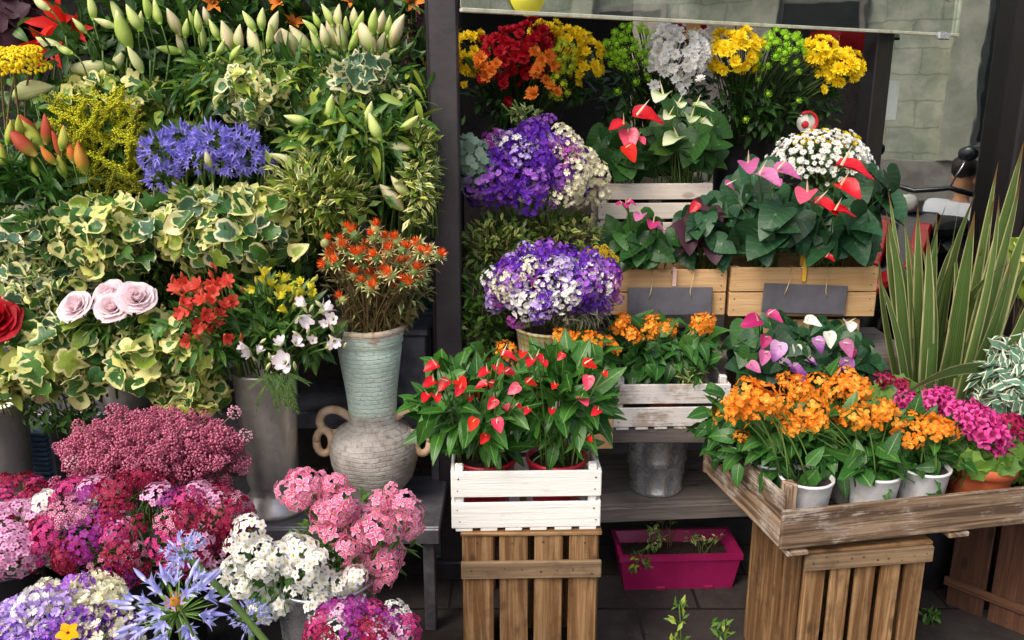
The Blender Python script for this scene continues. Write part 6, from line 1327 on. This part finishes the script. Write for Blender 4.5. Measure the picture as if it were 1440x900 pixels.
tprof = [(0, 0), (.062, 0), (.064, .004), (.075, .07), (.08, .088), (.087, .09), (.087, .112), (.08, .112), (.075, .08), (0, .08)]
tprof = [(r_, z_*1.2) for r_, z_ in tprof]
pelar('bright magenta pelargonium in the terracotta pot', A(*tp(1372, .1, .134)), [(1351, 582), (1376, 582), (1360, 595), (1394, 595), (1388, 610), (1415, 619), (1406, 628), (1365, 578), (1372, 602), (1400, 606), (1384, 590)], 2.08, 'mag', E(1378, 632, 2.12, 58, 34, .1), 260, tprof, M_TERRA, .036)
pelar('reddish pink pelargonium cut off by the right edge', A(*tp(1450, .1, .134)), [(1425, 601), (1437, 604), (1432, 615), (1445, 610), (1420, 595)], 2.12, 'mag2', E(1440, 645, 2.14, 35, 40, .1), 120, tprof, M_BLACK)
pelar('magenta pelargonium behind the last orange flowers', A(*tp(1312, .26, .112)), [(1272, 560), (1290, 567), (1319, 563), (1281, 579), (1315, 579), (1300, 575), (1326, 558), (1312, 555), (1335, 583)], 2.24, 'mag', E(1305, 590, 2.28, 45, 28, .1), 140, tprof, M_TERRA, .03)
pelar('dark red pelargonium at the back of the tray under the striped leaves', A(*tp(1250, .385, .112)), [(1241, 532), (1252, 536), (1260, 538), (1268, 541)], 2.36, 'mag2', E(1262, 556, 2.38, 40, 20, .08), 90, tprof, M_TERRA, .024)
# ------------------------------------------------------------------ sword leaved phormium
phb = A(W(1330, 600, 2.55)[0], 2.62, .42); P = Plant('phormium', 'tall sword leaved plant with yellow striped leaves by the window', 'plant', phb)
def sword(p0, p1, wd_, bend, twist, seg=14):
    v, uv, f = [], [], []; d = p1-p0; L = np.linalg.norm(d); side = nrmz(np.cross(d, A(math.sin(twist), -math.cos(twist), 0)))
    nn = nrmz(np.cross(side, d))
    for i in range(seg+1):
        t = i/seg; c = p0+d*t+nn*(-bend*4*t*(1-t))+side*(.35*bend*math.sin(t*5))+A(0, 0, -abs(bend)*t*t*.3); hw = wd_/2*min(1, .6+t*1.6)*(1-max(0, (t-.35)/.65)**2.4)
        for k in range(5):
            u = -1+k/2; v.append(c+side*hw*u-nn*abs(u)*hw*.35*(1-.6*t)); uv.append((t, abs(u)))
    for i in range(seg):
        for k in range(4): a = i*5+k; f.append((a, a+1, a+6, a+5))
    return T(v, f, uv)
tips = [(1440,195,.05,-.02),(1415,262,.045,.0),(1380,262,.055,0),(1352,268,.05,0),(1338,272,.045,.03),(1300,318,.05,0),(1268,322,.045,-.02),(1245,262,.03,0),(1236,300,.04,0),(1435,240,.05,.02),(1460,290,.055,0),(1455,215,.045,0),(1410,300,.05,0),(1282,330,.04,0),(1325,330,.055,0),(1365,310,.055,0),(1395,340,.05,0),(1256,300,.04,0),(1238,345,.04,0),(1310,360,.05,0),(1345,350,.055,0),(1425,330,.055,0),(1470,330,.05,0),(1228,380,.03,0),(1380,380,.05,.0),(1448,390,.05,0),(1290,285,.045,0),(1405,225,.045,0),(1425,285,.05,0),(1260,350,.04,0),(1290,345,.05,0),(1318,295,.045,0),(1333,330,.05,0),(1372,295,.05,0),(1388,320,.05,0),(1400,268,.045,0),(1418,350,.05,0),(1445,345,.05,0),(1270,300,.04,0),(1352,390,.05,0),(1330,400,.05,0),(1280,400,.045,0),(1410,400,.05,0),(1240,290,.04,0),(1430,370,.05,0)]
for i, (x, y, w_, b_) in enumerate(tips):
    tY = 2.5+rng.uniform(-.14, .2); tp1 = W(x, y, tY); fx_ = (x-1338)/130
    p0 = phb+A(fx_*.06+rng.normal(0, .01), rng.uniform(-.05, .05), 0)
    m = MB(phb); m.add(sword(p0, tp1, w_*rng.uniform(.7, 1.15), b_+rng.normal(0, .045)+fx_*.03, rng.normal(0, .55)), LM['phor']); m.obj('sword_leaf', P.root)
for (p1, q1, bnd) in ((W(1440, 512, 2.3), W(1240, 610, 2.1), .02),):
    a = phb+A(.06, -.05, .05); m = MB(phb); mdp = W(1400, 515, 2.42); 
    v_, u2, f_ = [], [], []
    for i in range(15):
        t = i/14; c = (1-t)**2*W(1450, 540, 2.5)+2*t*(1-t)*W(1360, 485, 2.35)+t*t*W(1262, 562, 2.18); hw = .022*min(1, .5+t*2)*(1-max(0, (t-.4)/.6)**2)
        for k in range(5): u = -1+k/2; v_.append(c+A(0, -.35, .94)*hw*u*1.0+A(0, -.2, 0)*abs(u)*hw*.3); u2.append((t, abs(u)))
    for i in range(14):
        for k in range(4): aa = i*5+k; f_.append((aa, aa+1, aa+6, aa+5))
    m.add(T(v_, f_, u2), LM['phor']); m.obj('sword_leaf', P.root, 'long leaf bent down across the tray')
m = MB(phb); m.lathe(cup(.12, .16, .4, .006, .008), M_BLACK, phb-A(0, 0, .42), 40); m.obj('pot', P.root); m = MB(phb); m.lathe([(0, 0), (.148, 0), (.148, -.005)], M_SOIL, phb-A(0, 0, .06), 30); m.obj('soil', P.root)
P.done()
# far right plants
bush('white edged variegated shrub at the right edge above the tray', A(W(1435, 590, 2.34)[0], 2.36, .519), [(*E(1428, 545, 2.32, 56, 60, .12), 330), (*E(1425, 490, 2.36, 30, 24, .06), 60)], ['vargw'], (.04, .07), tp=SMALL, name='variegated_shrub', potm=M_BLACK, prof=cup(.07, .09, .0+.13), mode='droop', up=.2)
bush('yellow leaved plant peeping out at the right edge', A(W(1440, 470, 2.8)[0], 2.85, .8), [(*E(1436, 372, 2.8, 26, 48, .08), 50)], ['lime', 'ivylime'], (.06, .1), tp=BROAD, name='yellow_leaf_plant', mode='face')
# seedlings
for i, (x, y, hgt, lab) in enumerate(((905, 775, 50, 'leafy seedling at the left of the magenta planter'), (990, 780, 40, 'thin seedling at the right of the magenta planter'), (940, 760, 60, 'bare twiggy seedling in the middle of the magenta planter'))):
    b0 = WZ(x, y+8, .1); P = Plant('seedling', lab, 'plant', b0, None)
    for k in range(5 if i != 2 else 7):
        q = W(x+rng.normal(0, 14), y-rng.uniform(.2, 1)*hgt*.8, b0[1]+rng.normal(0, .02)); P.mb('stems').bez(b0+A(rng.normal(0, .02), rng.normal(0, .01), 0), (b0+q)/2+A(rng.normal(0, .02), 0, .02), q, .0014, LM['stemb' if i == 2 else 'stem'], 6)
        if i != 2 or k < 2: P.cloud(SMALL, q, A(.02, .02, .02), 9 if i == 0 else 6, (.016, .028), ['mid', 'pitto'], 'out', up=.3)
    if i == 0: P.cloud(SMALL, W(898, 790, b0[1]-.07), A(.045, .02, .035), 40, (.018, .03), ['mid', 'lime'], 'out', up=.1)
    P.done()
for (x, y0, lab) in ((955, 850, 'green sprig growing from the paving before the magenta planter, left one'), (1018, 872, 'green sprig with pale tips before the magenta planter, right one')):
    q0 = WZ(x, 960, 0.0); P = Plant('sprig', lab, 'plant', q0, None); top = W(x, y0, q0[1]); P.mb('stems').bez(q0, (q0+top)/2+A(.01, 0, 0), top, .002, LM['stem'])
    for f_ in (1., .8, .55, .3): P.cloud(SMALL, q0+(top-q0)*f_, A(.025, .025, .012), 10, (.02, .035), ['mid', 'lime'], 'out', up=.4)
    P.done()
q0 = WZ(1305, 875, 0.); P = Plant('weed', 'small green weed between the two wooden crates on the right', 'plant', q0, None); P.cloud(SMALL, q0+A(0, 0, .03), A(.03, .03, .02), 26, (.02, .04), 'mid', 'out'); P.stems([q0+A(.01, 0, .05), q0+A(-.01, 0, .05)], .0015); P.done()

# fallen petals and leaves on the paving
for k in range(12):
    x, y = [(600, 800), (612, 830), (598, 850), (900, 860), (1005, 850), (870, 880), (1325, 870), (1360, 890), (1420, 888), (1060, 800), (585, 880), (1340, 880)][k]
    q = WZ(x, y, .0); kind = k % 3
    m = MB(q); m.add(OVATE[k % 3] if kind else SPATHE, [PM['spink'], LM['olive'], LM['mid']][kind], mat4(frames(nrmz(A(math.cos(k*2.), math.sin(k*2.), .05)), A(rng.normal(0, .1), rng.normal(0, .1), 1)), (0, 0, .008), .03)); o = m.obj('fallen_leaf', None, None, q)
    tag(o, ['pink fallen petal lying on the dark paving', 'dry olive fallen leaf lying on the dark paving', 'green fallen leaf lying on the dark paving'][kind], 'leaf', ['fallen petals on the paving', 'dry leaves on the paving', 'green leaves on the paving'][kind])
# ------------------------------------------------------------------ scooter and seated person in the street (seen as reflections in the window)
gn = A(math.sin(FA), -math.cos(FA), 0); g0 = FP(s1, 0)
def mirror(p): p = np.asarray(p, float); return p-2*np.dot(p-g0, gn)*gn
vS = ray(1308, 300); vS = A(0, 0, CAMZ)+vS*5.6; rS = mirror(vS); rS[2] = 0
away = nrmz((rS-g0)*A(1, 1, 0)); hdg = math.atan2(-away[1], -away[0])
SCT = thing('scooter', 'dark scooter with red panels parked in the street, mirrored in the window', 'scooter', rS, hdg-PI/2+.25)
def sp_(nm, fn, par=SCT, lab=None): m = MB(); fn(m); return m.obj(nm, par, lab)
M_TYRE = plain('tyre_rubber', hx('#161616'), hx('#222222'), .8); M_DARKP = plain('scooter_black', hx('#1a2026'), hx('#262c34'), .25, 8, .02, coat=.5); M_CHR = metalmat('chrome', hx('#c8ccd0'), hx('#e0e4e8'), .12, 1., 8, .02)
for y in (.62, -.62):
    wh = sp_('wheel', lambda m: m.lathe([(.14, -.045), (.21, -.05), (.235, -.02), (.235, .02), (.21, .05), (.14, .045), (.14, -.045)], M_TYRE, (0, 0, 0), 28)); wh.location = (0, y, .235); wh.rotation_euler[1] = PI/2
    sp_('rim', lambda m: m.lathe([(.0, -.02), (.13, -.03), (.14, 0), (.13, .03), (0, .02)], M_CHR, (0, 0, 0), 20), wh)
sp_('front_shield', lambda m: (m.board((0, .42, .62), (.36, .05, .55), M_DARKP, Rx(.35), .03), m.board((0, .36, .3), (.3, .3, .05), M_DARKP, None, .02)))
for sx in (-1, 1): sp_('side_panel', lambda m: m.board((sx*.12, .47, .68), (.1, .03, .3), M_REDPAINT, Rx(.35), .012), SCT, 'red front panel')
sp_('front_fender', lambda m: m.board((0, .62, .46), (.14, .36, .07), M_REDPAINT, Rx(-.1), .03))
sp_('handlebar', lambda m: m.tube([(-.33, .26, 1.0), (-.2, .3, 1.03), (0, .33, 1.0), (.2, .3, 1.03), (.33, .26, 1.0)], .016, M_DARKP, 8))
sp_('headlight', lambda m: m.add(BALL2, M_PAPER, mat4(np.diag([1, .5, .8]), (0, .41, .93), .075)))
sp_('body', lambda m: (m.board((0, -.3, .52), (.28, .75, .3), M_DARKP, Rx(-.06), .06), m.board((0, 0, .3), (.3, .6, .08), M_DARKP, None, .02)))
sp_('seat', lambda m: m.board((0, -.22, .72), (.26, .66, .11), M_TYRE, None, .045))
for sx in (-1, 1): sp_('mirror', lambda m: (m.tube([(sx*.2, .3, 1.03), (sx*.27, .3, 1.2)], .006, M_CHR), m.add(BALL2, M_DARKP, mat4(np.diag([1, .35, .8]), (sx*.28, .3, 1.24), .06))))
# bench and person
vP = A(0, 0, CAMZ)+ray(1352, 250)*5.9; rP = mirror(vP); rP[2] = 0
BN = thing('street_bench', 'plain stone bench in the street with a person sitting on it', 'bench', rP, hdg-PI/2)
m = MB(); m.board((0, -.05, .33), (1.2, .4, .08), M_STONE, None, .01); m.obj('seat', BN)
for sx in (-1, 1): m = MB(); m.board((sx*.45, -.05, .145), (.12, .34, .29), M_STONE, None, .01); m.obj('leg', BN)
PR = thing('person', 'seated person in a white shirt holding a phone, mirrored in the window', 'person', rP, hdg+PI/2+.5)
def skinned(name, V, E_, mat, par, sub=2):
    me = bpy.data.meshes.new(name); me.from_pydata([v[:3] for v in V], E_, []); me.materials.append(mat); o = bpy.data.objects.new(name, me); COL.objects.link(o); o.parent = par
    md = o.modifiers.new('skin', 'SKIN'); md.use_smooth_shade = True
    for i, v in enumerate(V): me.skin_vertices[0].data[i].radius = (v[3], v[4] if len(v) > 4 else v[3]); me.skin_vertices[0].data[i].use_root = i == 0
    s_ = o.modifiers.new('sub', 'SUBSURF'); s_.levels = s_.render_levels = sub; return o
M_SKIN = plain('skin', hx('#c08a68'), hx('#cc9874'), .55, 12, .05); M_SHIRT = plain('white_shirt', hx('#e4e6ea'), hx('#d8dce4'), .85); M_JEANS = plain('dark_trousers', hx('#20263a'), hx('#2c3248'), .85); M_HAIR = plain('dark_hair', hx('#20160f'), hx('#30221a'), .6)
Zs = .4
V = [(0, -.05, Zs, .1, .08), (0, -.04, Zs+.2, .095, .07), (0, -.02, Zs+.38, .1, .07), (0, 0, Zs+.45, .055), (0, .02, Zs+.49, .05), (0, .03, Zs+.55, .074, .085), (0, .035, Zs+.64, .08, .092), (0, .03, Zs+.71, .05)]; E_ = [(i, i+1) for i in range(7)]
for sx in (-1, 1):
    b0_ = len(V); V += [(sx*.19, 0, Zs+.41, .055), (sx*.24, .08, Zs+.18, .043), (sx*.12, .3, Zs+.2, .033), (sx*.07, .36, Zs+.25, .03)]; E_ += [(2, b0_), (b0_, b0_+1), (b0_+1, b0_+2), (b0_+2, b0_+3)]
    for f_ in range(5):
        k_ = len(V); V += [(sx*(.075-.012*f_), .4+.004*(2-abs(f_-2)), Zs+.275-.008*f_, .009), (sx*(.05-.012*f_), .42, Zs+.29-.012*f_, .0075)]; E_ += [(b0_+3, k_), (k_, k_+1)]
    b1_ = len(V); V += [(sx*.1, .0, Zs-.01, .09), (sx*.13, .42, Zs+.0, .068), (sx*.13, .44, .1, .045), (sx*.13, .56, .035, .035)]; E_ += [(0, b1_), (b1_, b1_+1), (b1_+1, b1_+2), (b1_+2, b1_+3)]
skinned('body', V, E_, M_SKIN, PR)
SV = [(0, -.05, Zs, .17, .14), (0, -.04, Zs+.2, .165, .13), (0, -.02, Zs+.36, .17, .13), (0, -.005, Zs+.45, .09)]; SE = [(0, 1), (1, 2), (2, 3)]
for sx in (-1, 1): b0_ = len(SV); SV += [(sx*.19, 0, Zs+.41, .07), (sx*.24, .08, Zs+.18, .06), (sx*.13, .28, Zs+.2, .048)]; SE += [(2, b0_), (b0_, b0_+1), (b0_+1, b0_+2)]
skinned('shirt', SV, SE, M_SHIRT, PR)
JV = [(0, -.05, Zs-.02, .14, .115)]; JE = []
for sx in (-1, 1): b1_ = len(JV); JV += [(sx*.1, .0, Zs-.01, .1), (sx*.13, .42, Zs+.0, .078), (sx*.13, .44, .12, .058)]; JE += [(0, b1_), (b1_, b1_+1), (b1_+1, b1_+2)]
skinned('trousers', JV, JE, M_JEANS, PR)
m = MB(); m.add(BALL2, M_HAIR, mat4(np.diag([.088, .1, .09]), (0, .005, Zs+.695))); m.obj('hair', PR)
for sx in (-1, 1):
    m = MB(); m.add(BALL2, M_SKIN, mat4(np.diag([.014, .02, .03]), (sx*.085, .03, Zs+.605))); m.obj('ear', PR); m = MB(); m.add(BALL2, M_TYRE, mat4(None, (sx*.03, .118, Zs+.625), .009)); m.obj('eye', PR)
m = MB(); m.add(BALL2, M_SKIN, mat4(np.diag([.012, .02, .02]), (0, .13, Zs+.595))); m.obj('nose', PR); m = MB(); m.add(BALL2, M_REDPAINT, mat4(np.diag([.022, .008, .006]), (0, .118, Zs+.555))); m.obj('mouth', PR)
PH = thing('phone', 'dark phone held by the seated person in the window reflection', 'phone', tuple(PR.matrix_basis @ Vector((0, .43, Zs+.28))), hdg+PI/2+.5)
m = MB(); m.board((0, 0, 0), (.07, .008, .14), M_DARKP, Rx(-.5), .003); m.obj('case', PH)
